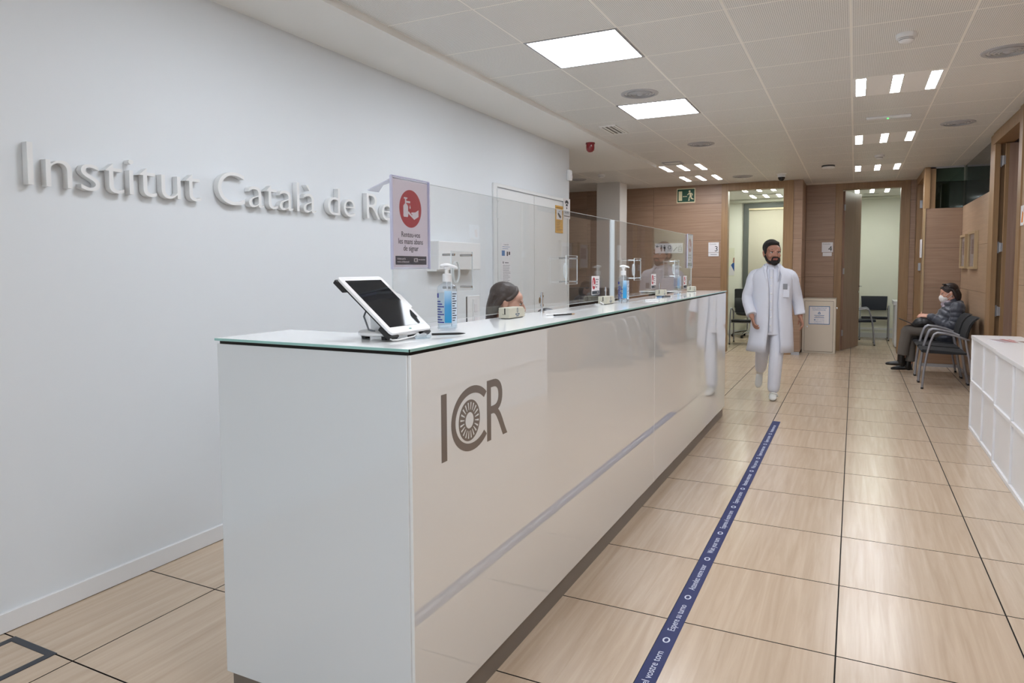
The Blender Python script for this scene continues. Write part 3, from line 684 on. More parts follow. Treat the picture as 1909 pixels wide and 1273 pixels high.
# ------------------------------------------------------------------ reception counter
XF, XE, XR = -1.09, -1.838, -1.43
Y0, Y1 = 1.535, 6.67
ct = thing('reception_counter', 'long white glass reception counter with the ICR logo on its front', 'counter', (0, 0, 0))
part('core', MB().box(XF - 0.05, XF - 0.014, Y0 + 0.014, Y1 - 0.014, 0.09, 1.178).box(XE + 0.014, XF - 0.05, Y0 + 0.014, Y0 + 0.05, 0.09, 1.178).box(XE + 0.014, XF - 0.05, Y1 - 0.05, Y1 - 0.014, 0.09, 1.178), mat('counter_core', (96, 88, 78), 0.6), ct)
part('front_panel', box(XF - 0.014, XF, Y0 + 0.007, 4.101, 0.092, 1.182), back_glass, ct, bevel=0.0015)
part('front_panel', box(XF - 0.014, XF, 4.105, Y1, 0.092, 1.182), back_glass, ct, bevel=0.0015)
part('end_panel', box(XE, XF - 0.009, Y0, Y0 + 0.012, 0.092, 1.182), back_glass_dimmed, ct, bevel=0.0015)
part('end_panel', box(XE, XF - 0.005, Y1 - 0.002, Y1 + 0.01, 0.092, 1.182), back_glass_dimmed, ct, bevel=0.0015)
part('plinth', MB().box(XF - 0.05, XF - 0.015, Y0 + 0.015, Y1 - 0.015, 0, 0.09).box(XE + 0.012, XF - 0.05, Y0 + 0.015, Y0 + 0.05, 0, 0.09).box(XE + 0.012, XF - 0.05, Y1 - 0.05, Y1 - 0.015, 0, 0.09), plinth_m, ct)
part('inner_panel', MB().box(XR + 0.03, XR + 0.05, Y0 + 0.3, Y1 - 0.3, 0.02, 1.178), cab_white, ct)
part('desk_surface', box(-1.68, XR + 0.03, Y0 + 0.33, Y1 - 0.3, 0.72, 0.745), mat('desk_beige', (200, 190, 172), 0.5), ct, bevel=0.003)
topP = [(XF + 0.003, Y0 - 0.004), (XF + 0.003, Y1 + 0.006), (XE - 0.002, Y1 + 0.006), (XE - 0.002, Y1 - 0.32), (XR, Y1 - 0.32), (XR, Y0 + 0.32), (XE - 0.002, Y0 + 0.32), (XE - 0.002, Y0 - 0.004)]
part('counter_top', MB().prism(topP, 1.192, 1.2005), top_glass, ct)
part('glass_edge', MB().prism([(XF + 0.0045, Y0 - 0.0055), (XF + 0.0045, Y1 + 0.0075), (XE - 0.0035, Y1 + 0.0075), (XE - 0.0035, Y0 - 0.0055)], 1.1905, 1.1985).v and MB().box(XF + 0.003, XF + 0.0055, Y0 - 0.0065, Y1 + 0.008, 1.1925, 1.2).box(XE - 0.0035, XF + 0.0055, Y0 - 0.0065, Y0 - 0.004, 1.1925, 1.2).box(XE - 0.0035, XF + 0.003, Y1 + 0.006, Y1 + 0.008, 1.1925, 1.2), teal_edge, ct)
part('top_shadow_gap', MB().box(XF - 0.04, XF - 0.006, Y0 + 0.006, Y1 - 0.006, 1.182, 1.192).box(XE + 0.006, XF - 0.04, Y0 + 0.006, Y0 + 0.3, 1.178, 1.192).box(XE + 0.006, XF - 0.04, Y1 - 0.3, Y1 - 0.006, 1.178, 1.192).box(XR + 0.03, XF - 0.04, Y0 + 0.3, Y1 - 0.3, 1.178, 1.192), joint_dark, ct)
# logo printed on the front glass: I, C around an iris, R
lg = panel('logo_print', (XF + 0.0002, 0, 0), (0, 1, 0), (0, 0, 1), '', 'x'); del lg['label']; del lg['category']; lg.parent = ct
part('letter', box(1.692, 1.722, 0.842, 1.046, 0, 0.0006), logo_m, lg)
part('letter', ring(1.875, 0.942, 0.128, 0.104, 0.024, 0, 0.0006, 40, 0.75, 2 * PI - 0.75), logo_m, lg)
iris = ring(1.857, 0.938, 0.066, 0.066, 0.040, 0, 0.0006, 40)
part('iris', iris, logo_m, lg)
for k in range(20):
    a = 2 * PI * (k + 0.5) / 20; c, s_ = math.cos(a), math.sin(a); q = MB()
    ln = [(0.034, -0.0012), (0.058, -0.0032), (0.058, 0.0032), (0.034, 0.0012)]
    part('iris_ray', q.prism([(1.857 + x * c - y * s_, 0.938 + x * s_ + y * c) for x, y in ln], 0.0006, 0.0009), back_glass, lg)
rme = text_mesh('R', 1.0, 0.0003, 'LEFT', 1.0, 8); xa = [v.co.x for v in rme.vertices]; ya = [v.co.y for v in rme.vertices]
for v in rme.vertices:
    v.co.x = 1.972 + (v.co.x - min(xa)) / (max(xa) - min(xa)) * 0.146; v.co.y = 0.842 + (v.co.y - min(ya)) / (max(ya) - min(ya)) * 0.204; v.co.z += 0.0003
link('letter', rme, logo_m, lg)

# ------------------------------------------------------------------ acrylic screens on the counter
XS = -1.405
def screen(y0, y1, label, holes):
    t = thing('acrylic_screen', label, 'screen', (XS, (y0 + y1) / 2, 1.2)); h = (y1 - y0) / 2
    part('sheet', box(-0.0025, 0.0025, -h, h, 0.022, 0.527), plexi, t)
    part('edge', MB().box(-0.003, 0.003, -h - 0.0015, -h, 0.022, 0.529).box(-0.003, 0.003, h, h + 0.0015, 0.022, 0.529).box(-0.003, 0.003, -h, h, 0.527, 0.5285).box(-0.003, 0.003, -h, h, 0.0205, 0.022), plexi_edge, t)
    for (yc, zc) in holes:
        mb = ring(0, 0, 0.024, 0.043, 0.003, -0.004, 0.004, 32).xf(Matrix(((0, 0, 1, 0), (1, 0, 0, yc - (y0 + y1) / 2), (0, 1, 0, zc - 1.2), (0, 0, 0, 1))))
        part('speech_hole_rim', mb, plexi_edge, t)
    return t
def guard(yc, parent, y0):
    """small pane on four standoffs in front of the speech hole"""
    s = bpy.data.objects.new('speech_pane', None); COL.objects.link(s); s.parent = parent; s.location = (0.048, yc - y0, 0.21)
    part('pane', box(-0.002, 0.002, -0.078, 0.078, -0.075, 0.075), plexi, s)
    part('pane_edge', MB().box(-0.0025, 0.0025, -0.0795, -0.078, -0.076, 0.076).box(-0.0025, 0.0025, 0.078, 0.0795, -0.076, 0.076).box(-0.0025, 0.0025, -0.078, 0.078, 0.075, 0.0763).box(-0.0025, 0.0025, -0.078, 0.078, -0.0763, -0.075), plexi_edge, s)
    for a in (-1, 1):
        for b in (-1, 1): part('standoff', MB().tube([(-0.046, a * 0.064, b * 0.062), (0.006, a * 0.064, b * 0.062)], 0.0045, 12), chrome, s, smooth=True)
HZ = 1.406
s1 = screen(1.89, 4.19, 'clear acrylic screen on the counter, the near one with the poster holder', [(2.30, HZ), (3.43, HZ)])
s2 = screen(4.26, 6.60, 'clear acrylic screen on the counter, the far one next to the aisle end', [(4.70, HZ), (5.88, HZ)])
for yc in (2.265, 3.40): guard(yc, s1, (1.89 + 4.19) / 2)
for yc in (4.63, 5.80): guard(yc, s2, (4.26 + 6.60) / 2)
for yc, sp, yy in ((3.10, s1, 3.025), (4.08, s1, 3.025), (4.40, s2, 5.43), (5.42, s2, 5.43), (6.52, s2, 5.43)):
    part('clamp_pin', MB().tube([(0.002, yc - yy, 0.0), (0.002, yc - yy, 0.10)], 0.0055, 12).tube([(0.002, yc - yy, 0.075), (0.002, yc - yy, 0.085)], 0.009, 12).tube([(0.002, yc - yy, 0.03), (0.002, yc - yy, 0.04)], 0.009, 12).tube([(0.002, yc - yy, 0.0), (0.002, yc - yy, 0.006)], 0.011, 12), chrome, sp, smooth=True)
part('corner_brace', MB().prism([(-0.003, 1.895 - 3.04), (-0.003, 1.935 - 3.04), (-0.14, 2.03 - 3.04), (-0.30, 2.21 - 3.04), (-0.30, 2.14 - 3.04)], 0.523, 0.527), holder_edge, s1)
part('joint_strip', MB().box(-0.012, 0.012, 1.168, 1.172, 0.02, 0.527).box(-0.004, -0.001, 1.172, 1.20, 0.02, 0.527), plexi_edge, s1)

def red_badge(t, cx, cy, rx, ry, z):
    part('red_disc', disc(cx, cy, rx, ry, z, z + 0.0006), red_m, t)
    k = rx; zz = z + 0.0006; P = lambda pts: [(cx + a * k, cy + b * k * ry / rx) for a, b in pts]
    part('bottle_pictogram', MB().prism(P([(-0.62, -0.45), (-0.28, -0.45), (-0.24, -0.38), (-0.24, 0.12), (-0.35, 0.24), (-0.55, 0.24), (-0.66, 0.12), (-0.66, -0.38)]), zz, zz + 0.0005)
         .prism(P([(-0.5, 0.24), (-0.40, 0.24), (-0.40, 0.52), (-0.5, 0.52)]), zz, zz + 0.0005).prism(P([(-0.6, 0.50), (-0.3, 0.50), (-0.3, 0.58), (-0.6, 0.58)]), zz, zz + 0.0005)
         .prism(P([(-0.42, 0.30), (-0.05, 0.30), (-0.05, 0.40), (-0.42, 0.40)]), zz, zz + 0.0005), paper, t)
    part('drop_pictogram', MB().prism(P([(-0.08, 0.0), (-0.03, 0.0), (0.0, 0.06), (-0.055, 0.2), (-0.11, 0.06)]), zz, zz + 0.0005), paper, t)
    part('hand_pictogram', MB().prism(P([(-0.26, -0.18), (-0.2, -0.28), (0.32, -0.56), (0.72, -0.38), (0.72, -0.02), (0.42, -0.16), (0.06, -0.18), (0.05, -0.25), (0.18, -0.30), (0.10, -0.33), (-0.18, -0.14)]), zz, zz + 0.0005), paper, t)
def hygiene_poster(t, W, H, small=False):
    part('red_frame_sheet', box(-W, W, -H, H, 0, 0.0008), poster_paper, t)
    red_badge(t, 0, H * 0.36, W * 0.62, W * 0.62, 0.0009)
    for k, s_ in enumerate(('Renteu-vos', 'les mans abans', 'de signar')): text(t, s_, 0, -H * 0.30 - k * 0.0235, 0.027 * W / 0.105, ink, 0.0012, sx=0.92)
    part('footer_strip', box(-W * 0.86, W * 0.9, -H * 0.94, -H * 0.74, 0.0009, 0.0013), strip_navy, t)
    text(t, 'Gràcies per la', -W * 0.78, -H * 0.82, 0.0085, paper, 0.0016, 'LEFT'); text(t, 'vostra col·laboració!', -W * 0.78, -H * 0.89, 0.0085, paper, 0.0016, 'LEFT')
    text(t, 'ICR', W * 0.27, -H * 0.88, 0.021, paper, 0.0016, sx=0.8); text(t, 'Institut Català de Retina', W * 0.41, -H * 0.83, 0.0058, paper, 0.0016, 'LEFT', sx=0.75)
def poster_holder(y, label, d=0.0065):
    t = panel('poster_holder', (XS + 0.009, y, 1.574), (0, 1, 0), (0, 0, 1), label, 'sign holder')
    W, H = 0.112, 0.156
    part('back_sheet', box(-W, W, -H, H, -0.004, -0.002), holder_clear, t)
    part('front_sheet', box(-W, W, -H, H, d - 0.002, d), holder_clear, t)
    part('side_edge', MB().box(-W - 0.002, -W + 0.004, -H, H, -0.002, d), holder_edge, t)
    part('side_edge', MB().box(W - 0.003, W + 0.002, -H, H, -0.002, d), holder_edge, t)
    part('top_edge', MB().box(-W, W, H, H + 0.003, -0.002, d), holder_edge, t)
    part('bottom_edge', MB().box(-W, W, -H - 0.002, -H + 0.002, -0.002, d), plexi_edge, t)
    s_ = bpy.data.objects.new('poster', None); COL.objects.link(s_); s_.parent = t
    hygiene_poster(s_, 0.105, 0.149)
    return t
poster_holder(1.984, 'clear holder with red hand-washing poster at the near end of the screen')
poster_holder(6.485, 'clear holder with red hand-washing poster at the far end of the screen', 0.004)
def sticker(y, z, label):
    t = panel('hygiene_label', (XS + 0.004, y, z), (0, 1, 0), (0, 0, 1), label, 'label')
    part('card', box(-0.068, 0.068, -0.056, 0.056, 0, 0.0012), paper, t)
    red_badge(t, -0.032, 0.012, 0.028, 0.036, 0.0013)
    for k, s_ in enumerate(('Renteu-vos', 'les mans', 'abans de', 'signar')): text(t, s_, 0.002, 0.032 - k * 0.015, 0.0115, ink, 0.0016, 'LEFT')
    part('footer_strip', box(-0.062, 0.062, -0.053, -0.033, 0.0013, 0.0018), strip_navy, t); text(t, 'ICR', 0.035, -0.048, 0.014, paper, 0.002)
sticker(3.895, 1.316, 'small hand-washing card on the near screen, left of the blue gel bottle')
sticker(5.22, 1.316, 'small hand-washing card on the far screen, left of the third card box')
sticker(6.32, 1.29, 'small hand-washing card on the far screen under the far poster holder')

# ------------------------------------------------------------------ things on the counter
ZT = 1.2005
def gel_bottle(x, y, label, rz=0.0, h=1.0, z=ZT):
    t = thing('gel_bottle', label, 'bottle', (x, y, z), rz, 'hand gel bottles')
    t.scale = (0.88, 0.88, 0.97)
    part('body', MB().lathe([(0, 0.002), (0.034, 0.0), (0.040, 0.006), (0.0405, 0.150), (0.037, 0.163), (0.024, 0.170), (0.016, 0.173), (0.016, 0.182)], n=28, sx=1, sy=0.8), bottle_clear, t, smooth=True)
    part('gel', MB().lathe([(0, 0.006), (0.035, 0.006), (0.037, 0.012), (0.0375, 0.138), (0, 0.138)], n=24, sx=1, sy=0.78), clear('gel_tint', (240, 247, 251), 0.0, 1.1) if 'gel_tint' not in MATS else MATS['gel_tint'], t, smooth=True)
    def arc(a0, a1, z0, z1, k=1.01, n=8):
        q = MB(); vs = []
        for i in range(n + 1):
            a = a0 + (a1 - a0) * i / n
            for zz in (z0, z1): vs.append((0.0405 * k * math.cos(a), 0.0405 * 0.8 * k * math.sin(a), zz))
        return q.add(vs, [(2 * i, 2 * i + 2, 2 * i + 3, 2 * i + 1) for i in range(n)])
    part('blue_label', arc(-1.75, -1.05, 0.028, 0.145), label_grad, t)
    part('text_label', arc(-1.0, -0.2, 0.022, 0.143), mat('label_pale', (206, 222, 236), 0.4), t)
    ql = MB()
    for k in range(12):
        e = arc(-0.95, -0.35 - 0.15 * (k % 3), 0.132 - k * 0.0088, 0.1355 - k * 0.0088, 1.02); ql.add(e.v, e.f)
    part('print_lines', ql, ink, t)['kind'] = 'stuff'
    ql = MB()
    for k in range(9):
        e = arc(-2.75, -2.2 + 0.2 * (k % 3), 0.104 - k * 0.0095, 0.108 - k * 0.0095, 1.02); ql.add(e.v, e.f)
    e = arc(-2.8, -2.45, 0.12, 0.136, 1.02); ql.add(e.v, e.f)
    part('blue_lettering', ql, mat('ink_blue', (38, 44, 140), 0.5), t)['kind'] = 'stuff'
    part('collar', MB().lathe([(0, 0.178), (0.0185, 0.178), (0.0185, 0.204), (0.014, 0.208), (0, 0.208)], n=24), white_plastic, t, smooth=True)
    part('pump_stem', MB().lathe([(0.009, 0.205), (0.009, 0.222), (0.013, 0.226), (0.013, 0.232), (0, 0.232)], n=16), white_plastic, t, smooth=True)
    hd = MB(); limb(hd, [(-0.022, 0, 0.236), (0.0, 0, 0.239), (0.03, 0, 0.233), (0.04, 0, 0.229)], [(0.011, 0.006), (0.014, 0.007), (0.008, 0.005), (0.006, 0.004)], side=(0, 1, 0))
    part('pump_head', hd, white_plastic, t, smooth=True)
    part('dip_tube', MB().tube([(0, 0, 0.18), (0.003, 0, 0.10), (0.018, 0.006, 0.012)], 0.003, 8), white_plastic, t, smooth=True)
    return t
gel_bottle(-1.308, 2.078, 'clear hand gel bottle with white pump beside the tablet', rz=0.45)
gel_bottle(-1.318, 4.185, 'clear hand gel bottle with white pump in the middle of the counter', rz=0.45)
gel_bottle(-1.498, 6.43, 'hand gel bottle behind the far acrylic screen at the far end of the counter', rz=0.45)
gel_bottle(0.735, 13.75, 'gel bottle on the white cabinet inside the room marked 4', z=0.822)
def ticket_box(x, y, label, rz=0.0):
    t = thing('card_box', label, 'card box', (x, y, ZT), rz, 'beige boxes along the screen')
    L = 0.078; pts = [(-L, 0), (L, 0), (L, 0.030), (L * 0.74, 0.045), (-L, 0.045)]
    mb = MB().prism(pts, -0.027, 0.027).xf(Matrix(((0, 0, 1, 0), (1, 0, 0, 0), (0, 1, 0, 0.003), (0, 0, 0, 1))))
    part('housing', mb, beige_plastic, t, bevel=0.003)
    part('slot', MB().box(0.002, 0.007, -L - 0.0008, -L + 0.001, 0.020, 0.046), ink_black, t)
    part('slot_face', MB().box(-0.008, 0.009, -L - 0.0004, -L + 0.001, 0.018, 0.022), mat('beige_dark', (160, 157, 142), 0.5), t)
    p = panel('emblem', (0.0274, 0.0, 0.027), (0, 1, 0), (0, 0, 1), '', 'x'); del p['label']; del p['category']; p.parent = t
    part('emblem_ring', ring(0, 0.008, 0.006, 0.011, 0.002, 0, 0.0005, 20).add(*(lambda q: (q.v, q.f))(MB().box(-0.02, -0.004, -0.012, -0.006, 0, 0.0005).box(0.002, 0.02, -0.012, -0.006, 0, 0.0005).box(-0.012, 0.012, -0.019, -0.015, 0, 0.0005))), mat('emblem_blue', (92, 108, 128), 0.5), p)
    part('foot', box(-0.02, 0.02, -L + 0.01, L - 0.01, 0, 0.003), black_plastic, t)
ticket_box(-1.362, 2.70, 'beige card box in front of the receptionist, nearest to the camera')
ticket_box(-1.358, 3.975, 'beige card box with white cable beside the middle gel bottle')
ticket_box(-1.358, 5.29, 'beige card box on the far half of the counter, third in the row')
ticket_box(-1.345, 6.34, 'beige card box at the far end of the counter, last in the row')
o = part('cable', MB().tube([(-1.375, 3.92, ZT + 0.012), (-1.36, 3.87, ZT + 0.016), (-1.33, 3.84, ZT + 0.006), (-1.345, 3.82, ZT + 0.004), (-1.39, 3.86, ZT + 0.004)], 0.003, 8), white_plastic, None, smooth=True)
tag(o, 'short white cable looping from the second beige box', 'cable')
def pen(p0, p1, body, tip, label):
    p0 = Vector(p0); p1 = Vector(p1); d = p1 - p0; t = thing('pen', label, 'pen', p0)
    part('barrel', MB().tube([(0, 0, 0), d * 0.82], 0.004, 10), body, t, smooth=True)
    part('tip', MB().tube([d * 0.82, d * 0.93, d], [0.004, 0.0025, 0.0008], 10), tip, t, smooth=True)
pen((-1.232, 2.868, ZT + 0.0045), (-1.180, 3.00, ZT + 0.0045), ink_black, mat('pencil_wood', (170, 130, 90), 0.6), 'black pencil lying on the counter right of the first beige box')
pen((-1.27, 2.86, ZT + 0.0045), (-1.20, 2.985, ZT + 0.0045), white_plastic, white_plastic, 'white pen lying beside the black pencil')
pen((-1.30, 4.95, ZT + 0.0045), (-1.29, 5.14, ZT + 0.0045), lab_blue, white_plastic, 'blue and white pen lying before the third beige box')
pen((-1.275, 5.0, ZT + 0.0045), (-1.25, 5.19, ZT + 0.0045), ink_black, white_plastic, 'black pen lying before the third beige box')
pen((-1.245, 4.45, ZT + 0.0045), (-1.19, 4.60, ZT + 0.0045), white_plastic, white_plastic, 'white pen lying right of the middle gel bottle')
pen((-1.36, 2.02, ZT + 0.004), (-1.41, 2.12, ZT + 0.004), black_plastic, black_plastic, 'dark pen lying behind the near gel bottle')
# tablet on a stand
tb = thing('tablet_stand', 'white framed tablet tilted on a stand at the near corner of the counter', 'tablet', (-1.335, 1.77, ZT))
part('base_plate', MB().lathe([(0, 0.012), (0.098, 0.012), (0.105, 0.015), (0.105, 0.021), (0.10, 0.025), (0, 0.026)], n=40, sx=0.86, sy=1.0), white_plastic, tb, smooth=True)
for a in range(4): part('foot', MB().lathe([(0, 0), (0.013, 0), (0.014, 0.012), (0, 0.012)], (0.068 * math.cos(a * PI / 2 + 0.6), 0.08 * math.sin(a * PI / 2 + 0.6), 0), n=12), black_plastic, tb)
part('stand_arm', MB().prism([(-0.045, 0.024), (0.03, 0.024), (0.02, 0.055), (-0.03, 0.10), (-0.05, 0.095)], -0.035, 0.035).xf(Matrix(((1, 0, 0, 0), (0, 0, 1, 0), (0, 1, 0, 0), (0, 0, 0, 1)))), white_plastic, tb, bevel=0.004)
part('charging_cable', MB().tube([(-0.06, -0.02, 0.11), (-0.05, -0.06, 0.07), (-0.02, -0.075, 0.03), (0.0, -0.07, 0.026)], 0.003, 8), mat('cable_grey', (120, 124, 130), 0.5), tb, smooth=True)
tilt = math.atan2(0.17, 0.206)
sl = bpy.data.objects.new('tablet', None); COL.objects.link(sl); sl.parent = tb
# local frame of the slab: x along +Y (width), y up the slope, z out of the screen
rx_ = Vector((0, 1, 0)); ry_ = Vector((-math.cos(tilt), 0, math.sin(tilt))); rz_ = rx_.cross(ry_)
Ms = Matrix((rx_, ry_, rz_)).transposed().to_4x4(); Ms.translation = Vector((-1.248 + 1.335, 0.0, 0.018)); sl.matrix_local = Ms
W, H = 0.1075, 0.267
def rrect(x0, x1, y0, y1, rr, n=5):
    p = []
    for (cx, cy, a) in ((x1 - rr, y0 + rr, -PI / 2), (x1 - rr, y1 - rr, 0), (x0 + rr, y1 - rr, PI / 2), (x0 + rr, y0 + rr, PI)):
        for k in range(n + 1): p.append((cx + rr * math.cos(a + k * PI / 2 / n), cy + rr * math.sin(a + k * PI / 2 / n)))
    return p
part('bezel', MB().prism(rrect(-W, W, 0, H, 0.012), 0.0, 0.009), white_plastic, sl, bevel=0.002)
part('screen', MB().prism(rrect(-W + 0.017, W - 0.017, 0.026, H - 0.02, 0.002), 0.009, 0.0096), screen_m, sl)
part('back_shell', MB().prism(rrect(-W + 0.008, W - 0.008, 0.01, H - 0.01, 0.012), -0.008, 0.0), black_plastic, sl)
for sx in (-1, 1):
    for yy in (0.0, H - 0.045): part('corner_clip', box(sx * (W - 0.02) - 0.024, sx * (W - 0.02) + 0.024, yy - 0.004, yy + 0.045, -0.016, -0.001), black_plastic, sl, bevel=0.003)
part('side_reader', MB().prism([(W - 0.002, 0.105), (W + 0.018, 0.11), (W + 0.018, 0.175), (W - 0.002, 0.19)], -0.006, 0.006), white_plastic, sl, bevel=0.002)
part('status_mark', box(-0.006, 0.006, 0.010, 0.014, 0.009, 0.0094), mat('mark_green', (60, 150, 140), 0.5), sl)
part('wire_loop', MB().tube([(-W + 0.004, 0.01, -0.014), (-W + 0.002, -0.012, -0.006), (-W + 0.02, -0.018, -0.002), (0.0, -0.014, -0.002), (0.02, -0.008, -0.004)], 0.0022, 8), white_plastic, sl, smooth=True)
tg = MB()
limb(tg, [(-1.225, 1.765, ZT + 0.006), (-1.215, 1.79, ZT + 0.008), (-1.22, 1.815, ZT + 0.006)], [0.006, 0.010, 0.005])
limb(tg, [(-1.235, 1.78, ZT + 0.005), (-1.20, 1.80, ZT + 0.006)], [0.005, 0.006])
o = part('plastic_tag', tg, clear('tag_clear', (225, 235, 240), 0.05, 1.4, haze=0.25), None, smooth=True); tag(o, 'crumpled clear plastic tag under the lower edge of the tablet', 'tag')
pen((-1.22, 1.845, ZT + 0.008), (-1.155, 1.945, ZT + 0.005), black_plastic, black_plastic, 'black stylus lying at the lower right corner of the tablet')

# ------------------------------------------------------------------ floor tape and floor box
tp = panel('queue_tape', (-0.613, 0, 0.0006), (0, 1, 0), (-1, 0, 0), 'blue floor tape with white wait your turn lettering in four languages', 'floor tape')
part('band', box(0.0, 6.63, -0.034, 0.034, 0, 0.0006), tape_blue, tp)
cyc = ['Espere su turno', 'Attendez votre tour', 'Wait your turn', 'Espereu el vostre torn']
rings = [2.511, 2.887, 3.318, 3.679, 4.123, 4.493, 4.918, 5.275, 5.721, 6.099, 6.53]
for k, y in enumerate(rings[:-1]): part('ring_mark', ring(y, 0.0, 0.020, 0.014, 0.006, 0.0007, 0.0011, 20), tape_white, tp)
for k in range(len(rings) - 1):
    a, b = rings[k], rings[k + 1]; g = 0.075; fit_text(tp, cyc[k % 4], a + g, b - g, -0.012, 0.040, tape_white, 0.0009)
fit_text(tp, 'Espereu el vostre torn', 2.065, 2.425, -0.012, 0.040, tape_white, 0.0009)
for y in (1.98, 1.62, 1.20, 0.84): part('ring_mark', ring(y, 0.0, 0.020, 0.014, 0.006, 0.0007, 0.0011, 20), tape_white, tp)
fb = thing('floor_box', 'dark metal framed floor outlet lid set in the oak floor at the left corner', 'floor box', (-2.73, 1.20, 0))
fx0, fx1, fy0, fy1 = -0.165, 0.105, -0.20, 0.245
part('frame', MB().box(fx0, fx1, fy1 - 0.028, fy1, 0, 0.0025).box(fx0, fx1, fy0, fy0 + 0.028, 0, 0.0025).box(fx0, fx0 + 0.028, fy0 + 0.028, fy1 - 0.028, 0, 0.0025).box(fx1 - 0.028, fx1, fy0 + 0.028, fy1 - 0.028, 0, 0.0025), mat('floor_box_grey', (62, 66, 74), 0.4, 0.4), fb, bevel=0.0008)
part('lid', box(fx0 + 0.028, fx1 - 0.028, fy0 + 0.028, fy1 - 0.028, 0, 0.0012), floor_oak, fb)

# ------------------------------------------------------------------ signs on the far walls
t = panel('exit_sign', (-2.626, YB3 - 0.003, 2.652), (1, 0, 0), (0, 0, 1), 'green and cream emergency exit sign with running figure high on the wood wall', 'sign')
part('border_plate', box(-0.158, 0.158, -0.124, 0.124, 0, 0.004), exit_cream, t)
part('green_field', box(-0.145, 0.145, -0.108, 0.108, 0.004, 0.0048), exit_green, t)
part('door_pictogram', box(-0.125, -0.065, -0.085, 0.075, 0.0048, 0.0055), exit_cream, t)
part('arrow_pictogram', MB().prism([(-0.055, -0.015), (-0.04, -0.003), (-0.04, -0.010), (0.02, -0.010), (0.02, -0.020), (-0.04, -0.020), (-0.04, -0.027)], 0.0048, 0.0055), exit_cream, t)
man_p = MB(); man_p.prism([(0.062 + 0.017 * math.cos(a * PI / 6), 0.070 + 0.017 * math.sin(a * PI / 6)) for a in range(12)], 0.0048, 0.0055)
for pl in ([(0.055, 0.05), (0.09, 0.045), (0.095, -0.005), (0.065, -0.012)], [(0.055, 0.05), (0.06, 0.036), (0.035, 0.006), (0.02, 0.008), (0.03, 0.022)], [(0.09, 0.045), (0.118, 0.02), (0.11, -0.005), (0.1, 0.0), (0.105, 0.018), (0.085, 0.03)],
           [(0.065, -0.01), (0.085, -0.01), (0.062, -0.045), (0.062, -0.09), (0.035, -0.09), (0.045, -0.08), (0.048, -0.04)], [(0.075, -0.01), (0.096, -0.005), (0.1, -0.045), (0.132, -0.058), (0.128, -0.072), (0.085, -0.058)]): man_p.prism(pl, 0.0048, 0.0055)
part('runner_pictogram', man_p, exit_cream, t)
t = panel('wayfinding_sign', (-2.91, YB3 - 0.003, 1.757), (1, 0, 0), (0, 0, 1), 'long white wayfinding sign with arrow and toilet pictograms on the wood wall', 'sign')
part('plate', box(-0.242, 0.242, -0.086, 0.086, 0, 0.012), paper, t, bevel=0.001)
def picto(name, mb): part(name, mb, ink_black, t)
z0, z1 = 0.012, 0.0128
picto('arrow_pictogram', MB().prism([(-0.225, 0.032), (-0.200, 0.056), (-0.194, 0.05), (-0.209, 0.036), (-0.172, 0.036), (-0.172, 0.028), (-0.209, 0.028), (-0.194, 0.014), (-0.200, 0.008)], z0, z1))
for cx, sk in ((-0.133, True), (-0.075, False)):
    q = MB().prism([(cx + 0.0105 * math.cos(a * PI / 6), 0.043 + 0.0105 * math.sin(a * PI / 6)) for a in range(12)], z0, z1)
    if sk: q.prism([(cx - 0.009, 0.028), (cx + 0.009, 0.028), (cx + 0.02, -0.012), (cx + 0.009, -0.012), (cx + 0.008, -0.052), (cx - 0.008, -0.052), (cx - 0.009, -0.012), (cx - 0.02, -0.012)], z0, z1)
    else: q.prism([(cx - 0.017, 0.028), (cx + 0.017, 0.028), (cx + 0.017, -0.008), (cx + 0.010, -0.008), (cx + 0.009, -0.052), (cx - 0.009, -0.052), (cx - 0.010, -0.008), (cx - 0.017, -0.008)], z0, z1)
    picto('toilet_pictogram', q)
picto('divider', box(-0.1055, -0.1025, -0.052, 0.045, z0, z1))
picto('screen_pictogram', MB().box(-0.012, 0.034, 0.038, 0.046, z0, z1).box(-0.012, 0.034, -0.016, -0.008, z0, z1).box(0.026, 0.034, -0.016, 0.046, z0, z1).box(-0.012, -0.005, 0.024, 0.046, z0, z1).box(-0.012, -0.005, -0.016, 0.006, z0, z1).prism([(-0.022, 0.015), (-0.006, 0.028), (-0.006, 0.002)], z0, z1))
text(t, 'Sortida', 0.012, -0.046, 0.024, ink_grey, z0 + 0.0002)
picto('stair_pictogram', MB().prism([(0.078, -0.055), (0.086, -0.055), (0.146, 0.014), (0.146, 0.022), (0.138, 0.022), (0.078, -0.047)], z0, z1))
lf = MB().box(0.165, 0.222, -0.056, -0.05, z0, z1).box(0.165, 0.222, 0.012, 0.018, z0, z1).box(0.165, 0.171, -0.056, 0.018, z0, z1).box(0.216, 0.222, -0.056, 0.018, z0, z1).box(0.165, 0.222, -0.022, -0.016, z0, z1)
lf.prism([(0.172, 0.026), (0.186, 0.026), (0.179, 0.046)], z0, z1).prism([(0.2, 0.046), (0.214, 0.046), (0.207, 0.026)], z0, z1)
picto('lift_pictogram', lf)
def room_sign(x, z, y, num, label, low):
    t = panel('room_sign', (x, y - 0.003, z), (1, 0, 0), (0, 0, 1), label, 'sign')
    part('plate', box(-0.086, 0.086, -0.084, 0.084, 0, 0.01), paper, t, bevel=0.001)
    text(t, 'Consulta', -0.07, 0.045, 0.032, ink_grey, 0.0104, 'LEFT'); text(t, num, 0.045, -0.066, 0.125, ink_black, 0.0104)
    part('name_plate', box(-0.086 + low, 0.086 - low, -0.15, -0.09, 0, 0.008), paper, t, bevel=0.001)
    if not low: lines(t, -0.05, 0.06, -0.12, 1, 0.02, ink_grey, 0.0082, 0.010)
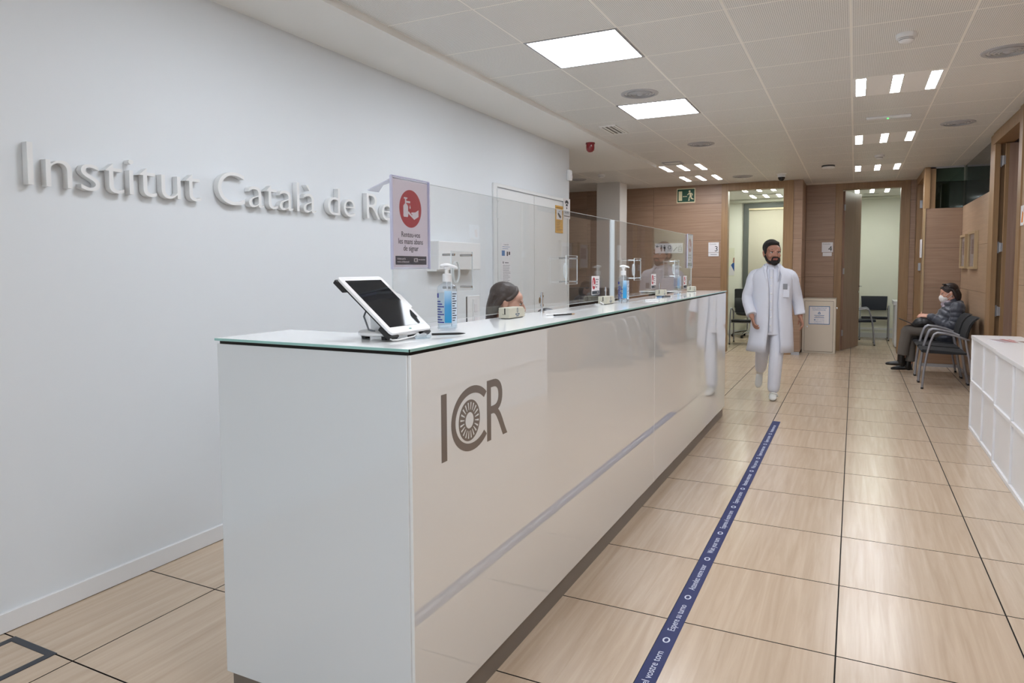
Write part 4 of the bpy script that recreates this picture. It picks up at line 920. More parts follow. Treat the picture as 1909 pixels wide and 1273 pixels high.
room_sign(-2.150, 1.760, YB3, '3', 'white room sign reading Consulta 3 between the wayfinding sign and the doorway', 0)
room_sign(-0.424, 1.756, YB4, '4', 'white room sign reading Consulta 4 above the cream paper cabinet', 0.015)
t = panel('door_sign', (0.86 - 0.004, 11.36, 1.68), (0, -1, 0), (0, 0, 1), 'white door sign seen edge-on beside the far right doorway', 'sign')
part('plate', box(-0.08, 0.08, -0.13, 0.13, 0, 0.016), paper, t, bevel=0.001)
t = panel('wall_notice', (1.2845, 7.14, 1.855), (0, -1, 0), (0, 0, 1), 'white notice with orange drawing on the wood wall at the right edge', 'notice')
part('plate', box(-0.09, 0.14, -0.085, 0.085, 0, 0.006), paper, t)
part('orange_drawing', MB().prism([(-0.06, -0.06), (0.0, -0.06), (0.02, 0.02), (-0.03, 0.04)], 0.006, 0.0068).box(0.03, 0.12, -0.082, -0.074, 0.006, 0.0068), mat('notice_orange', (220, 130, 40), 0.6), t)
text(t, 'E', 0.02, 0.03, 0.05, mat('notice_red', (190, 70, 50), 0.6), 0.0064, 'LEFT')
def picture(y0, y1, z0, z1, label):
    t = panel('picture_frame', (WR - 0.001, (y0 + y1) / 2, (z0 + z1) / 2), (0, -1, 0), (0, 0, 1), label, 'picture'); w, h = (y1 - y0) / 2, (z1 - z0) / 2
    part('frame', MB().box(-w, w, h - 0.03, h, 0, 0.04).box(-w, w, -h, -h + 0.03, 0, 0.04).box(-w, -w + 0.03, -h + 0.03, h - 0.03, 0, 0.04).box(w - 0.03, w, -h + 0.03, h - 0.03, 0, 0.04), frame_light, t, bevel=0.002)
    part('mount', box(-w + 0.03, w - 0.03, -h + 0.03, h - 0.03, 0.008, 0.014), paper, t)
    part('print', MB().box(-w * 0.55, w * 0.55, -h * 0.2, h * 0.6, 0.014, 0.0146), mat('print_mauve', (150, 128, 132), 0.7), t)
    part('glass', box(-w + 0.03, w - 0.03, -h + 0.03, h - 0.03, 0.030, 0.032), clear('picture_glass', (250, 250, 250), 0.0, 1.5) if 'picture_glass' not in MATS else MATS['picture_glass'], t)
picture(10.62, 11.10, 1.395, 1.845, 'oak framed print on the right wall, the one nearer the corner')
picture(9.82, 10.36, 1.39, 1.855, 'oak framed print on the right wall, the one nearer the door')
t = panel('wall_poster', (-2.40, 14.95, 1.53), (1, 0, 0), (0, 0, 1), 'poster of a white-coated figure on the wall inside the room marked 3', 'poster')
part('sheet', box(-0.28, 0.12, -0.30, 0.30, 0, 0.002), mat('poster_cream', (226, 226, 206), 0.6), t)
part('figure_print', MB().prism([(0.0, -0.28), (0.119, -0.28), (0.119, -0.03), (0.07, -0.04), (0.02, -0.1)], 0.002, 0.0026), paper, t)
part('figure_print', MB().prism([(0.05, -0.06), (0.119, -0.2), (0.119, -0.0), (0.08, -0.02)], 0.0026, 0.003), mat('shirt_blue', (46, 84, 150), 0.6), t)
part('figure_print', MB().prism([(0.085, 0.0), (0.119, -0.02), (0.119, 0.1), (0.095, 0.09)], 0.003, 0.0034), skin_tan, t)

# ------------------------------------------------------------------ furniture
def arm_chair(name, label, loc, rz, fab, group=None):
    t = thing(name, label, 'chair', loc, rz, group)
    st = MB(); n = 8; W = 0.225; vs = []
    prof = [(-0.27, 0.425), (-0.285, 0.44), (-0.27, 0.462), (-0.1, 0.455), (0.1, 0.442), (0.17, 0.44), (0.17, 0.415), (0.0, 0.412), (-0.2, 0.418)]
    part('seat', MB().prism([(a, b) for a, b in prof], -W, W).xf(Matrix(((0, 0, 1, 0), (1, 0, 0, 0), (0, 1, 0, 0), (0, 0, 0, 1)))), fab, t, bevel=0.008)
    bk = MB(); vs = []; nn = 10
    for iz, (z, y) in enumerate(((0.565, 0.165), (0.66, 0.178), (0.75, 0.205), (0.80, 0.235), (0.835, 0.275))):
        for k in range(nn + 1):
            a = k / nn * 2 - 1; hw = 0.215 + 0.02 * (z - 0.565) / 0.27
            vs.append((a * hw, y + 0.03 * (1 - a * a), z))
    k1 = nn + 1; fs = [(i * k1 + k, i * k1 + k + 1, (i + 1) * k1 + k + 1, (i + 1) * k1 + k) for i in range(4) for k in range(nn)]
    off = len(vs); vs2 = vs + [(x, y - 0.022, z + 0.004) for x, y, z in vs]
    fs2 = fs + [tuple(reversed([q + off for q in f])) for f in fs]
    bd = [k for k in range(k1)] + [i * k1 + nn for i in range(1, 5)] + [4 * k1 + k for k in range(nn - 1, -1, -1)] + [i * k1 for i in range(3, 0, -1)]
    for i in range(len(bd)): a, b = bd[i], bd[(i + 1) % len(bd)]; fs2.append((a, b, b + off, a + off))
    part('backrest', MB().add(vs2, fs2), fab, t, smooth=True)
    for sx in (-1, 1):
        x = sx * 0.25
        part('leg', MB().tube([(x, -0.262, 0.012), (x, -0.25, 0.2), (x, -0.225, 0.40), (x, -0.195, 0.54), (x, -0.172, 0.61)], 0.0125, 10), silver_paint, t, smooth=True)
        ar = part('armrest', MB().tube([(x, -0.172, 0.61), (x, -0.155, 0.645), (x, -0.125, 0.662), (x, -0.05, 0.655), (x, 0.06, 0.63), (x, 0.16, 0.59), (x * 0.93, 0.185, 0.585)], [0.0125, 0.0135, 0.014, 0.014, 0.014, 0.013, 0.012], 10), silver_paint, t, smooth=True)
        part('leg', MB().tube([(x, 0.15, 0.592), (x, 0.165, 0.5), (x, 0.185, 0.4), (x, 0.215, 0.2), (x, 0.252, 0.012)], 0.0125, 10), silver_paint, t, smooth=True)
        for y in (-0.262, 0.252): part('foot_cap', MB().lathe([(0, 0), (0.014, 0), (0.0145, 0.02), (0, 0.02)], (x, y, 0), n=12), black_plastic, t)
        part('seat_bracket', MB().tube([(x, 0.185, 0.40), (x * 0.8, 0.16, 0.418), (x * 0.5, 0.15, 0.418)], 0.009, 8), silver_paint, t, smooth=True)
    part('seat_rail', MB().tube([(-0.25, -0.222, 0.41), (0.25, -0.222, 0.41)], 0.010, 8), silver_paint, t, smooth=True)
    return t
arm_chair('waiting_chair', 'black waiting chair with silver arms at the right wall, nearest the cabinets', (1.0, 9.38, 0), -PI / 2, black_fabric, 'waiting chairs along the right wall')
arm_chair('waiting_chair', 'black waiting chair with silver arms, middle of the row, empty beside the seated woman', (1.0, 9.95, 0), -PI / 2, black_fabric, 'waiting chairs along the right wall')
arm_chair('waiting_chair', 'black waiting chair with silver arms under the seated woman', (1.0, 10.52, 0), -PI / 2, black_fabric, 'waiting chairs along the right wall')
arm_chair('visitor_chair', 'dark blue armchair against the back wall of the room marked 4', (0.365, 15.08, 0), 0, navy_fabric, 'visitor chairs in the consulting rooms')
arm_chair('visitor_chair', 'dark armchair turned sideways behind the open door of the room marked 4', (0.09, 14.07, 0), PI / 2, navy_fabric, 'visitor chairs in the consulting rooms')
arm_chair('visitor_chair', 'black armchair inside the room marked 3, behind the walking man', (-1.80, 13.25, 0), 0, black_fabric, 'visitor chairs in the consulting rooms')
def office_chair(label, loc, rz):
    t = thing('office_chair', label, 'office chair', loc, rz)
    part('seat', MB().lathe([(0, 0.45), (0.2, 0.45), (0.235, 0.47), (0.23, 0.50), (0.15, 0.515), (0, 0.51)], n=28), black_fabric, t, smooth=True)
    part('backrest', MB().box(-0.2, 0.2, 0.26, 0.31, 0.58, 0.98), black_fabric, t, bevel=0.02, seg=3)
    part('back_support', MB().tube([(0, 0.1, 0.45), (0, 0.32, 0.46), (0, 0.325, 0.7)], 0.018, 8), black_plastic, t, smooth=True)
    part('gas_column', MB().tube([(0, 0, 0.09), (0, 0, 0.46)], 0.025, 12), chrome, t, smooth=True)
    for k in range(5):
        a = k * 2 * PI / 5 + 0.3; c, s_ = math.cos(a), math.sin(a)
        lg_ = part('base_leg', MB().tube([(0, 0, 0.12), (0.12 * c, 0.12 * s_, 0.115), (0.29 * c, 0.29 * s_, 0.075)], [0.022, 0.018, 0.012], 8), chrome, t, smooth=True)
        part('caster', MB().tube([(0.29 * c - 0.022 * s_, 0.29 * s_ + 0.022 * c, 0.03), (0.29 * c + 0.022 * s_, 0.29 * s_ - 0.022 * c, 0.03)], 0.03, 14).tube([(0.29 * c, 0.29 * s_, 0.04), (0.29 * c, 0.29 * s_, 0.075)], 0.008, 8), black_plastic, lg_, smooth=True)
office_chair('wheeled office chair at the back of the room marked 3', (-1.93, 14.5, 0), 0.4)
office_chair('black office chair under the receptionist behind the counter', (-1.915, 3.52, 0), math.radians(117))
# confidential paper bin
t = thing('paper_bin', 'cream metal confidential paper cabinet with blue label beside the door marked 4', 'cabinet', (-0.51, 12.44, 0))
hw = 0.252
part('body', MB().box(-hw, hw, -0.215, 0.25, 0.0, 0.898), cream_metal, t, bevel=0.004)
part('door_gap', box(-hw + 0.034, hw - 0.034, -0.2165, -0.20, 0.028, 0.866), mat('gap_brown', (110, 100, 86), 0.7), t)
part('door', box(-hw + 0.038, hw - 0.038, -0.222, -0.20, 0.033, 0.861), cream_metal, t, bevel=0.002)
part('lid_slot', box(-hw + 0.03, hw - 0.0, -0.21, 0.24, 0.898, 0.904), mat('lid_cream', (190, 180, 164), 0.5), t)
part('lock', MB().tube([(-0.175, -0.222, 0.44), (-0.175, -0.230, 0.44)], 0.010, 12), chrome, t)
part('side_knob', MB().ell((hw + 0.012, -0.10, 0.745), (0.014, 0.014, 0.018)), white_plastic, t, smooth=True)
lb = panel('label', (0.006, -0.2225, 0.63), (1, 0, 0), (0, 0, 1), '', 'x'); del lb['label']; del lb['category']; lb.parent = t
part('label_sheet', box(-0.158, 0.158, -0.15, 0.15, 0, 0.001), paper, lb)
part('label_border', MB().box(-0.158, 0.158, 0.14, 0.15, 0.001, 0.0016).box(-0.158, 0.158, -0.15, -0.14, 0.001, 0.0016).box(-0.158, -0.148, -0.14, 0.14, 0.001, 0.0016).box(0.148, 0.158, -0.14, 0.14, 0.001, 0.0016), lab_blue, lb)
fit_text(lb, 'DOCUMENTACIÓ', -0.11, 0.11, 0.108, 0.027, lab_blue, 0.0013); fit_text(lb, 'CONFIDENCIAL', -0.10, 0.10, 0.078, 0.027, lab_blue, 0.0013)
rc = MB()
for k in range(3):
    a = k * 2 * PI / 3 + PI / 2; b = a + 2 * PI / 3
    A = Vector((0.034 * math.cos(a), 0.035 + 0.034 * math.sin(a))); B = Vector((0.034 * math.cos(b), 0.035 + 0.034 * math.sin(b))); U = B - A; N = (Vector((0, 0.035)) - (A + B) / 2).normalized() * 0.011
    rc.prism([tuple(A + U * 0.20), tuple(A + U * 0.90), tuple(A + U * 0.72 + N), tuple(A + U * 0.36 + N)], 0.001, 0.0016)
part('recycle_symbol', rc, lab_blue, lb)
part('brand_bar', MB().box(-0.075, 0.075, -0.008, 0.0, 0.001, 0.0016).box(-0.075, 0.075, -0.044, -0.036, 0.001, 0.0016), lab_blue, lb)
fit_text(lb, 'GESPAPAM', -0.062, 0.062, -0.03, 0.020, mat('ink_maroon', (90, 50, 80), 0.6), 0.0013)
fit_text(lb, '937 170 056', -0.04, 0.075, -0.082, 0.018, lab_blue, 0.0013); part('phone_mark', box(-0.078, -0.055, -0.084, -0.068, 0.001, 0.0016), lab_blue, lb)
fit_text(lb, 'info@gespapam.cat', -0.078, 0.075, -0.107, 0.016, lab_blue, 0.0013); fit_text(lb, 'www.gespapam.cat', -0.078, 0.075, -0.130, 0.016, lab_blue, 0.0013)
# white cabinet in room 4
t = thing('side_cabinet', 'narrow white cabinet with gel bottle just inside the room marked 4', 'cabinet', (0.83, 13.85, 0))
part('body', box(-0.17, 0.2, -0.28, 0.4, 0.02, 0.75), cab_white, t, bevel=0.003)
part('top', box(-0.20, 0.22, -0.29, 0.42, 0.75, 0.82), cab_white, t, bevel=0.004)
part('front_door', box(-0.178, -0.17, -0.27, 0.39, 0.04, 0.74), cab_white, t, bevel=0.002)
part('plinth', box(-0.15, 0.2, -0.26, 0.38, 0, 0.02), black_plastic, t)
# white cabinets at the right foreground
def low_cab(y0, y1, xf, label, cols):
    t = thing('low_cabinet', label, 'cabinet', (0, 0, 0)); zt = 0.825; xb = 1.285
    part('top', box(xf - 0.002, xb, y0, y1, zt - 0.03, zt), cab_white, t, bevel=0.002)
    part('base_rail', box(xf, xb, y0, y1, 0.0, 0.03), cab_white, t, bevel=0.002)
    part('middle_rail', box(xf, xb - 0.02, y0 + 0.02, y1 - 0.02, 0.412, 0.437), cab_white, t, bevel=0.002)
    edges = [y0 + k * (y1 - y0) / cols for k in range(cols + 1)]
    for k, y in enumerate(edges):
        a = y - 0.012 if 0 < k < cols else (y if k == 0 else y - 0.022); b = a + (0.024 if 0 < k < cols else 0.022)
        part('upright', MB().box(xf + 0.001, xb, a, b, 0.03, 0.412).box(xf + 0.001, xb, a, b, 0.437, zt - 0.03), cab_white, t, bevel=0.0015)
    for k in range(cols):
        for z0, z1 in ((0.03, 0.412), (0.437, zt - 0.03)): part('panel', box(xf + 0.014, xf + 0.03, edges[k] + 0.014, edges[k + 1] - 0.014, z0 + 0.002, z1 - 0.002), cab_white, t)
    return t
low_cab(5.845, 7.05, 0.93, 'white low cabinet with recessed square panels at right, the far unit', 2)
low_cab(4.63, 5.840, 0.915, 'white low cabinet with recessed square panels at the right edge, the near unit', 2)
low_cab(3.41, 4.622, 0.915, 'white low cabinet beyond the right edge of the picture', 2)
t = thing('magazine', 'printed leaflet lying on top of the white cabinet at right', 'magazine', (1.12, 6.55, 0.8255), 0.25)
part('pages', box(-0.105, 0.105, -0.15, 0.15, 0, 0.004), paper, t)
part('cover_print', MB().box(-0.10, 0.0, -0.14, 0.10, 0.004, 0.0046), mat('cover_mauve', (176, 160, 164), 0.5), t)
part('cover_print', MB().box(-0.02, 0.01, -0.12, 0.13, 0.0046, 0.005).box(0.03, 0.05, 0.0, 0.12, 0.004, 0.0046), mat('cover_red', (170, 74, 70), 0.5), t)
part('cover_print', MB().box(0.04, 0.085, -0.13, -0.02, 0.004, 0.0046), mat('cover_brown', (120, 96, 84), 0.5), t)
# dark cupboard in the waiting area, only its top shows over the counter
t = thing('dark_cupboard', 'dark brown cupboard in the waiting area seen through the acrylic screen', 'cupboard', (-3.85, 9.55, 0))
part('body', box(-0.7, 0.72, -0.2, 0.2, 0.05, 1.10), mat('cupboard_brown', (62, 52, 46), 0.5), t, bevel=0.004)
part('top', box(-0.72, 0.74, -0.22, 0.22, 1.10, 1.13), mat('cupboard_top', (80, 70, 62), 0.45), t, bevel=0.003)
for k in range(3): part('door', box(-0.68 + k * 0.467, -0.68 + (k + 1) * 0.467 - 0.01, -0.212, -0.2, 0.08, 1.08), mat('cupboard_door', (66, 56, 50), 0.5), t)
# small dark knob-like object behind the counter top, of unknown kind
mb = MB(); mb.lathe([(0, 0.0), (0.09, 0.0), (0.095, 0.01), (0.07, 0.03), (0, 0.036)], n=24)
t = thing('dark_object', 'black rounded object just showing behind the counter right of the receptionist', 'desk_object', (-1.525, 3.445, 0.757))
part('stand', MB().lathe([(0, 0), (0.09, 0), (0.08, 0.012), (0.02, 0.02), (0.015, 0.40), (0, 0.40)], n=20), black_plastic, t, smooth=True)
part('head', MB().ell((0, 0, 0.415), (0.05, 0.055, 0.03)), black_plastic, t, smooth=True)

# ------------------------------------------------------------------ people
def hand(mb, wrist, d, n, side, curl=0.5, s=1.0):
    """palm, four unequal bent fingers and a thumb; d = finger direction, n = side the fingers close to, side = +1/-1 thumb side of d x n"""
    wr = Vector(wrist); d = Vector(d).normalized(); n = Vector(n); n = (n - d * n.dot(d)).normalized(); sd = d.cross(n) * side
    limb(mb, [wr - d * 0.02 * s, wr + d * 0.03 * s, wr + d * 0.085 * s], [(0.024 * s, 0.018 * s), (0.036 * s, 0.016 * s), (0.038 * s, 0.013 * s)], side=sd, n=12)
    for k, (off, L) in enumerate(((0.030, 0.072), (0.010, 0.082), (-0.010, 0.077), (-0.029, 0.060))):
        b = wr + d * 0.08 * s + sd * off * s; c = curl * (1 + 0.12 * k)
        d1 = (d * math.cos(c * 0.5) + n * math.sin(c * 0.5)); d2 = (d * math.cos(c * 1.4) + n * math.sin(c * 1.4)); d3 = (d * math.cos(c * 2.1) + n * math.sin(c * 2.1)); L *= s
        p1 = b + d1 * L * 0.45; p2 = p1 + d2 * L * 0.32; p3 = p2 + d3 * L * 0.23
        limb(mb, [b - d * 0.02 * s, b, p1, p2, p3], [0.0095 * s, 0.0095 * s, 0.009 * s, 0.008 * s, 0.0068 * s], n=8, sub=3)
    b = wr + d * 0.022 * s + sd * 0.026 * s; t1 = (d * 0.62 + sd * 0.62 + n * 0.35).normalized(); t2 = (d * 0.85 + sd * 0.2 + n * 0.45).normalized()
    limb(mb, [b, b + t1 * 0.042 * s, b + t1 * 0.042 * s + t2 * 0.028 * s], [0.0125 * s, 0.0105 * s, 0.008 * s], n=8, sub=3)
class Head:
    def __init__(s, c, yaw=0.0, pitch=0.0, roll=0.0, k=1.0):
        s.M = Matrix.Translation(Vector(c)) @ Euler((pitch, roll, yaw), 'XYZ').to_matrix().to_4x4() @ Matrix.Scale(k, 4); s.R = s.M.to_3x3()
    def p(s, x, y, z): return s.M @ Vector((x, y, z))
    def e(s, mb, c, r, n=18, m=12): return mb.ell(s.M @ Vector(c), r, n, m, s.R)
    def l(s, mb, pts, rad, side=None, n=10, sub=4): return limb(mb, [s.p(*q) for q in pts], [(a if isinstance(a, tuple) else (a, a)) for a in rad], side=(s.R @ Vector(side)) if side else None, n=n, sub=sub)
    def skull(s, mb, fem=False):
        e = s.e; j = 0.9 if fem else 1.0
        e(mb, (0, 0.018, 0.036), (0.074, 0.094, 0.084)); e(mb, (0, -0.026, -0.012), (0.064, 0.066, 0.078)); e(mb, (0, -0.036, -0.062), (0.053 * j, 0.050, 0.046))
        e(mb, (0, -0.072, -0.095), (0.026 * j, 0.020, 0.020)); e(mb, (0, -0.058, 0.036), (0.058, 0.031, 0.038))
        for sx in (-1, 1):
            e(mb, (sx * 0.038, -0.062, -0.026), (0.024, 0.022, 0.026)); e(mb, (sx * 0.030, -0.086, 0.020), (0.024, 0.010, 0.008))
            e(mb, (sx * 0.074, 0.012, -0.012), (0.008, 0.019, 0.031)); e(mb, (sx * 0.078, 0.020, 0.0), (0.007, 0.014, 0.020))
        s.l(mb, [(0, -0.086, 0.012), (0, -0.102, -0.010), (0, -0.110, -0.028)], [0.008, 0.010, 0.013]); e(mb, (0.011, -0.098, -0.031), (0.010, 0.011, 0.009)); e(mb, (-0.011, -0.098, -0.031), (0.010, 0.011, 0.009))
        e(mb, (0, -0.088, -0.058), (0.026, 0.012, 0.010))
    def face(s, root, brow=None, lips=True):
        for sx in (-1, 1):
            q = MB(); s.e(q, (sx * 0.031, -0.0785, 0.003), (0.0135, 0.008, 0.0075), 12, 8); ey = part('eye', q, eye_w, root, smooth=True)
            q = MB(); s.e(q, (sx * 0.031, -0.0845, 0.003), (0.0058, 0.004, 0.0062), 10, 8); part('iris', q, eye_d, ey, smooth=True)
            q = MB(); s.l(q, [(sx * 0.014, -0.0885, 0.021), (sx * 0.031, -0.0885, 0.026), (sx * 0.050, -0.078, 0.021)], [(0.003, 0.0035), (0.003, 0.0045), (0.002, 0.003)], n=8); part('eyebrow', q, brow or hair_dark, root, smooth=True)
            q = MB(); s.l(q, [(sx * 0.018, -0.084, 0.007), (sx * 0.031, -0.0868, 0.0108), (sx * 0.045, -0.079, 0.007)], [0.0018, 0.0022, 0.0016], n=6); part('eyelid', q, brow or hair_dark, root, smooth=True)
        if lips:
            q = MB(); s.l(q, [(-0.024, -0.088, -0.058), (-0.009, -0.0985, -0.0545), (0, -0.0985, -0.056), (0.009, -0.0985, -0.0545), (0.024, -0.088, -0.058)], [0.003, 0.0045, 0.004, 0.0045, 0.003], n=8)
            s.l(q, [(-0.020, -0.088, -0.063), (0, -0.0975, -0.066), (0.020, -0.088, -0.063)], [0.003, 0.005, 0.003], n=8); part('mouth', q, lips_m, root, smooth=True)
def arc_shell(sections, a_open, nseg=40, thick=0.008):
    """cloth wrapped round the body, open at the front (-Y); sections: (z, cx, cy, rx, ry, left_open, right_open)"""
    vs = []; k = nseg + 1
    for (z, cx, cy, rx, ry, o1, o2) in sections:
        for i in range(k):
            a = o1 + (2 * PI - o1 - o2) * i / nseg      # a measured from the front towards -X (figure's right)
            f = 1 + 0.012 * math.sin(9 * a + z * 8) * (1.0 if z < 1.15 else 0.3)
            vs.append((cx - math.sin(a) * rx * f, cy - math.cos(a) * ry * f, z))
    ns = len(sections); fs = [(i * k + j, i * k + j + 1, (i + 1) * k + j + 1, (i + 1) * k + j) for i in range(ns - 1) for j in range(nseg)]
    return MB().add(vs, fs)
def solid(o, th):
    m = o.modifiers.new('thickness', 'SOLIDIFY'); m.thickness = th; m.offset = 0; return o
# --- the walking man in white (faces the camera, local -Y forward, his left is +X)
man = thing('person', 'man in open white coat, white tunic and trousers walking up the aisle, head turned', 'person', (-0.80, 7.76, 0))
hd = Head((-0.005, 0.075, 1.578), yaw=math.radians(26), pitch=math.radians(2), k=1.12)
b = MB(); hd.skull(b)
limb(b, [(0, 0.095, 1.36), (0, 0.09, 1.44), (-0.002, 0.085, 1.53)], [0.066, 0.058, 0.056])
limb(b, [(0, 0.13, 0.93), (0, 0.12, 1.08), (0, 0.11, 1.25), (0, 0.105, 1.37)], [(0.14, 0.095), (0.125, 0.09), (0.155, 0.10), (0.12, 0.075)], side=(1, 0, 0))
RS, RE, RW = (-0.185, 0.11, 1.325), (-0.255, 0.10, 1.08), (-0.185, -0.035, 0.885)
LS, LE, LW = (0.185, 0.11, 1.325), (0.245, 0.19, 1.09), (0.285, 0.175, 0.89)
limb(b, [(-0.06, 0.11, 1.345), RS, RE, RW], [0.045, 0.042, 0.038, 0.027]); limb(b, [(0.06, 0.11, 1.345), LS, LE, LW], [0.045, 0.042, 0.038, 0.027])
limb(b, [(0.085, 0.13, 0.92), (0.055, 0.045, 0.49), (0.035, 0.05, 0.08)], [0.082, 0.052, 0.036]); limb(b, [(-0.085, 0.13, 0.92), (-0.10, 0.20, 0.50), (-0.155, 0.545, 0.24)], [0.082, 0.052, 0.036])
hand(b, RW, (0.25, -0.35, -0.9), (0.8, 0.3, 0.1), -1, 0.55); hand(b, LW, (0.28, -0.12, -0.95), (-0.8, -0.3, -0.2), 1, 0.5)
fuse('body', b, skin_tan, man, 0.0055, 2)
hd.face(man, lips=True)
q = MB(); hd.e(q, (0, 0.026, 0.050), (0.079, 0.096, 0.080)); hd.e(q, (0, -0.034, 0.090), (0.056, 0.044, 0.024))
for sx in (-1, 1): hd.e(q, (sx * 0.068, -0.004, 0.022), (0.011, 0.030, 0.040))
hd.e(q, (0, 0.085, -0.02), (0.055, 0.026, 0.045))
hair = fuse('hair', q, hair_dark, man, 0.005, 2)
q = MB(); hd.e(q, (0, -0.071, -0.094), (0.036, 0.029, 0.027)); 
for sx in (-1, 1): hd.l(q, [(sx * 0.066, -0.004, -0.03), (sx * 0.058, -0.034, -0.072), (sx * 0.034, -0.074, -0.092)], [0.010, 0.014, 0.015])
hd.l(q, [(-0.030, -0.087, -0.062), (-0.026, -0.094, -0.047), (0, -0.1035, -0.042), (0.026, -0.094, -0.047), (0.030, -0.087, -0.062)], [0.006, 0.007, 0.0075, 0.007, 0.006])
hd.l(q, [(-0.030, -0.087, -0.062), (-0.028, -0.084, -0.085)], [0.006, 0.010]); hd.l(q, [(0.030, -0.087, -0.062), (0.028, -0.084, -0.085)], [0.006, 0.010])
fuse('beard', q, hair_dark, man, 0.004, 1)
q = MB(); limb(q, [(0.0, 0.13, 0.95), (0.0, 0.13, 0.86)], [(0.165, 0.12), (0.165, 0.125)], side=(1, 0, 0))
limb(q, [(0.085, 0.125, 0.88), (0.060, 0.055, 0.49), (0.038, 0.058, 0.115)], [0.096, 0.074, 0.064]); limb(q, [(-0.085, 0.13, 0.88), (-0.10, 0.20, 0.50), (-0.152, 0.52, 0.26)], [0.096, 0.074, 0.062])
fuse('trousers', q, coat_w, man, 0.008, 2)
q = MB(); limb(q, [(0, 0.128, 0.69), (0, 0.128, 0.85), (0, 0.12, 1.05), (0, 0.108, 1.25), (0, 0.105, 1.36), (0, 0.098, 1.425)], [(0.188, 0.142), (0.182, 0.135), (0.168, 0.125), (0.185, 0.122), (0.155, 0.098), (0.078, 0.072)], side=(1, 0, 0), round0=False)
q.box(-0.016, 0.02, -0.022, 0.02, 0.72, 1.40)
fuse('tunic', q, coat_w, man, 0.008, 2)
for k in range(7):
    z = 0.80 + k * 0.085; part('button', MB().ell((0.003, -0.026 + 0.012 * max(0, (z - 1.15)) * 3, z), (0.009, 0.004, 0.009), 10, 6), white_plastic, man, smooth=True)
q = MB(); q.add(*(lambda m_: (m_.v, m_.f))(arc_shell([(1.395, 0, 0.098, 0.079, 0.074, 0.25, 0.25), (1.43, 0, 0.097, 0.074, 0.068, 0.3, 0.3), (1.455, 0, 0.096, 0.072, 0.066, 0.4, 0.4)], 0)))
solid(part('tunic_collar', q, coat_w, man, smooth=True), 0.008)
secs = [(0.505, -0.02, 0.125, 0.242, 0.185, 0.10, 0.55), (0.60, -0.01, 0.125, 0.230, 0.178, 0.10, 0.52), (0.75, 0, 0.125, 0.216, 0.168, 0.09, 0.46), (0.90, 0, 0.122, 0.203, 0.156, 0.08, 0.42), (1.05, 0, 0.118, 0.195, 0.146, 0.08, 0.40),
        (1.20, 0, 0.110, 0.208, 0.140, 0.10, 0.42), (1.29, 0, 0.108, 0.222, 0.130, 0.14, 0.45), (1.345, 0, 0.106, 0.212, 0.115, 0.20, 0.48), (1.385, 0, 0.104, 0.165, 0.098, 0.30, 0.5), (1.412, 0, 0.102, 0.115, 0.088, 0.4, 0.55), (1.435, 0, 0.10, 0.092, 0.082, 0.5, 0.6)]
solid(part('coat', arc_shell(secs, 0), coat_w, man, smooth=True), 0.012)
for S_, E_, W_ in ((RS, RE, RW), (LS, LE, LW)):
    q = MB(); sv = Vector(S_); ev = Vector(E_); wv = Vector(W_); limb(q, [(sv.x * 0.40, sv.y, sv.z + 0.035), (sv.x * 0.98, sv.y, sv.z), (sv * 0.5 + ev * 0.5), ev, wv + (ev - wv) * 0.10], [0.054, 0.068, 0.066, 0.060, 0.056], puff=(0.07, 0.03), round1=False)
    fuse('coat_sleeve', q, coat_w, man, 0.008, 2)
q = MB()
for s_ in (-1, 1): limb(q, [(s_ * 0.03, 0.178, 1.44), (s_ * 0.085, 0.10, 1.435), (s_ * 0.075, 0.018, 1.375), (s_ * 0.05 + (0.02 if s_ > 0 else 0), -0.018, 1.27)], [(0.012, 0.024), (0.010, 0.024), (0.008, 0.030), (0.006, 0.016)], side=(0, 1, 0.2))
fuse('coat_collar', q, coat_w, man, 0.007, 2)
part('chest_pocket', MB().box(0.105, 0.185, -0.018, -0.008, 1.10, 1.22).xf(Matrix.Translation((0, 0.012, 0))), coat_w, man, bevel=0.003)
part('pocket_badge', box(0.12, 0.165, -0.012, -0.008, 1.185, 1.245), ink_grey, man, bevel=0.002)
def shoe(parent, heel, toe, m, k=1.0, name='shoe', up=(0, 0, 1), hl=False, shaft=None):
    h = Vector(heel); t_ = Vector(toe); d = (t_ - h).normalized(); sd = d.cross(Vector(up)).normalized(); u_ = sd.cross(d); L = (t_ - h).length; q = MB()
    limb(q, [h + d * 0.03 + u_ * 0.038, h + d * L * 0.4 + u_ * 0.036, h + d * L * 0.75 + u_ * 0.026, h + d * (L - 0.028) + u_ * 0.020], [(0.034 * k, 0.036), (0.038 * k, 0.036), (0.042 * k, 0.025), (0.030 * k, 0.018)], side=sd)
    limb(q, [h + d * 0.04 + u_ * 0.03, h + d * 0.045 + u_ * 0.085], [0.038 * k, 0.040 * k])
    if shaft: limb(q, [h + d * 0.05 + u_ * 0.05, h * 0.5 + d * 0.03 + Vector(shaft) * 0.5 + u_ * 0.02, Vector(shaft)], [0.050 * k, 0.052 * k, 0.054 * k])
    if hl: q.add(*(lambda m_: (m_.v, m_.f))(MB().tube([h + d * 0.035 + u_ * 0.002, h + d * 0.035 + u_ * 0.035], 0.030, 12)))
    return fuse(name, q, m, parent, 0.006, 2)
sh_w = mat('shoe_white', (214, 214, 210), 0.5)
shoe(man, (0.032, 0.115, 0.0), (0.05, -0.155, 0.0), sh_w); shoe(man, (-0.165, 0.625, 0.205), (-0.170, 0.47, 0.015), sh_w, up=(0, -0.75, 0.65))
part('shoe_strap', MB().tube([(0.0, -0.01, 0.035), (0.01, -0.03, 0.066), (0.045, -0.035, 0.073), (0.082, -0.03, 0.06), (0.09, -0.01, 0.03)], 0.007, 8), sh_w, man, smooth=True)

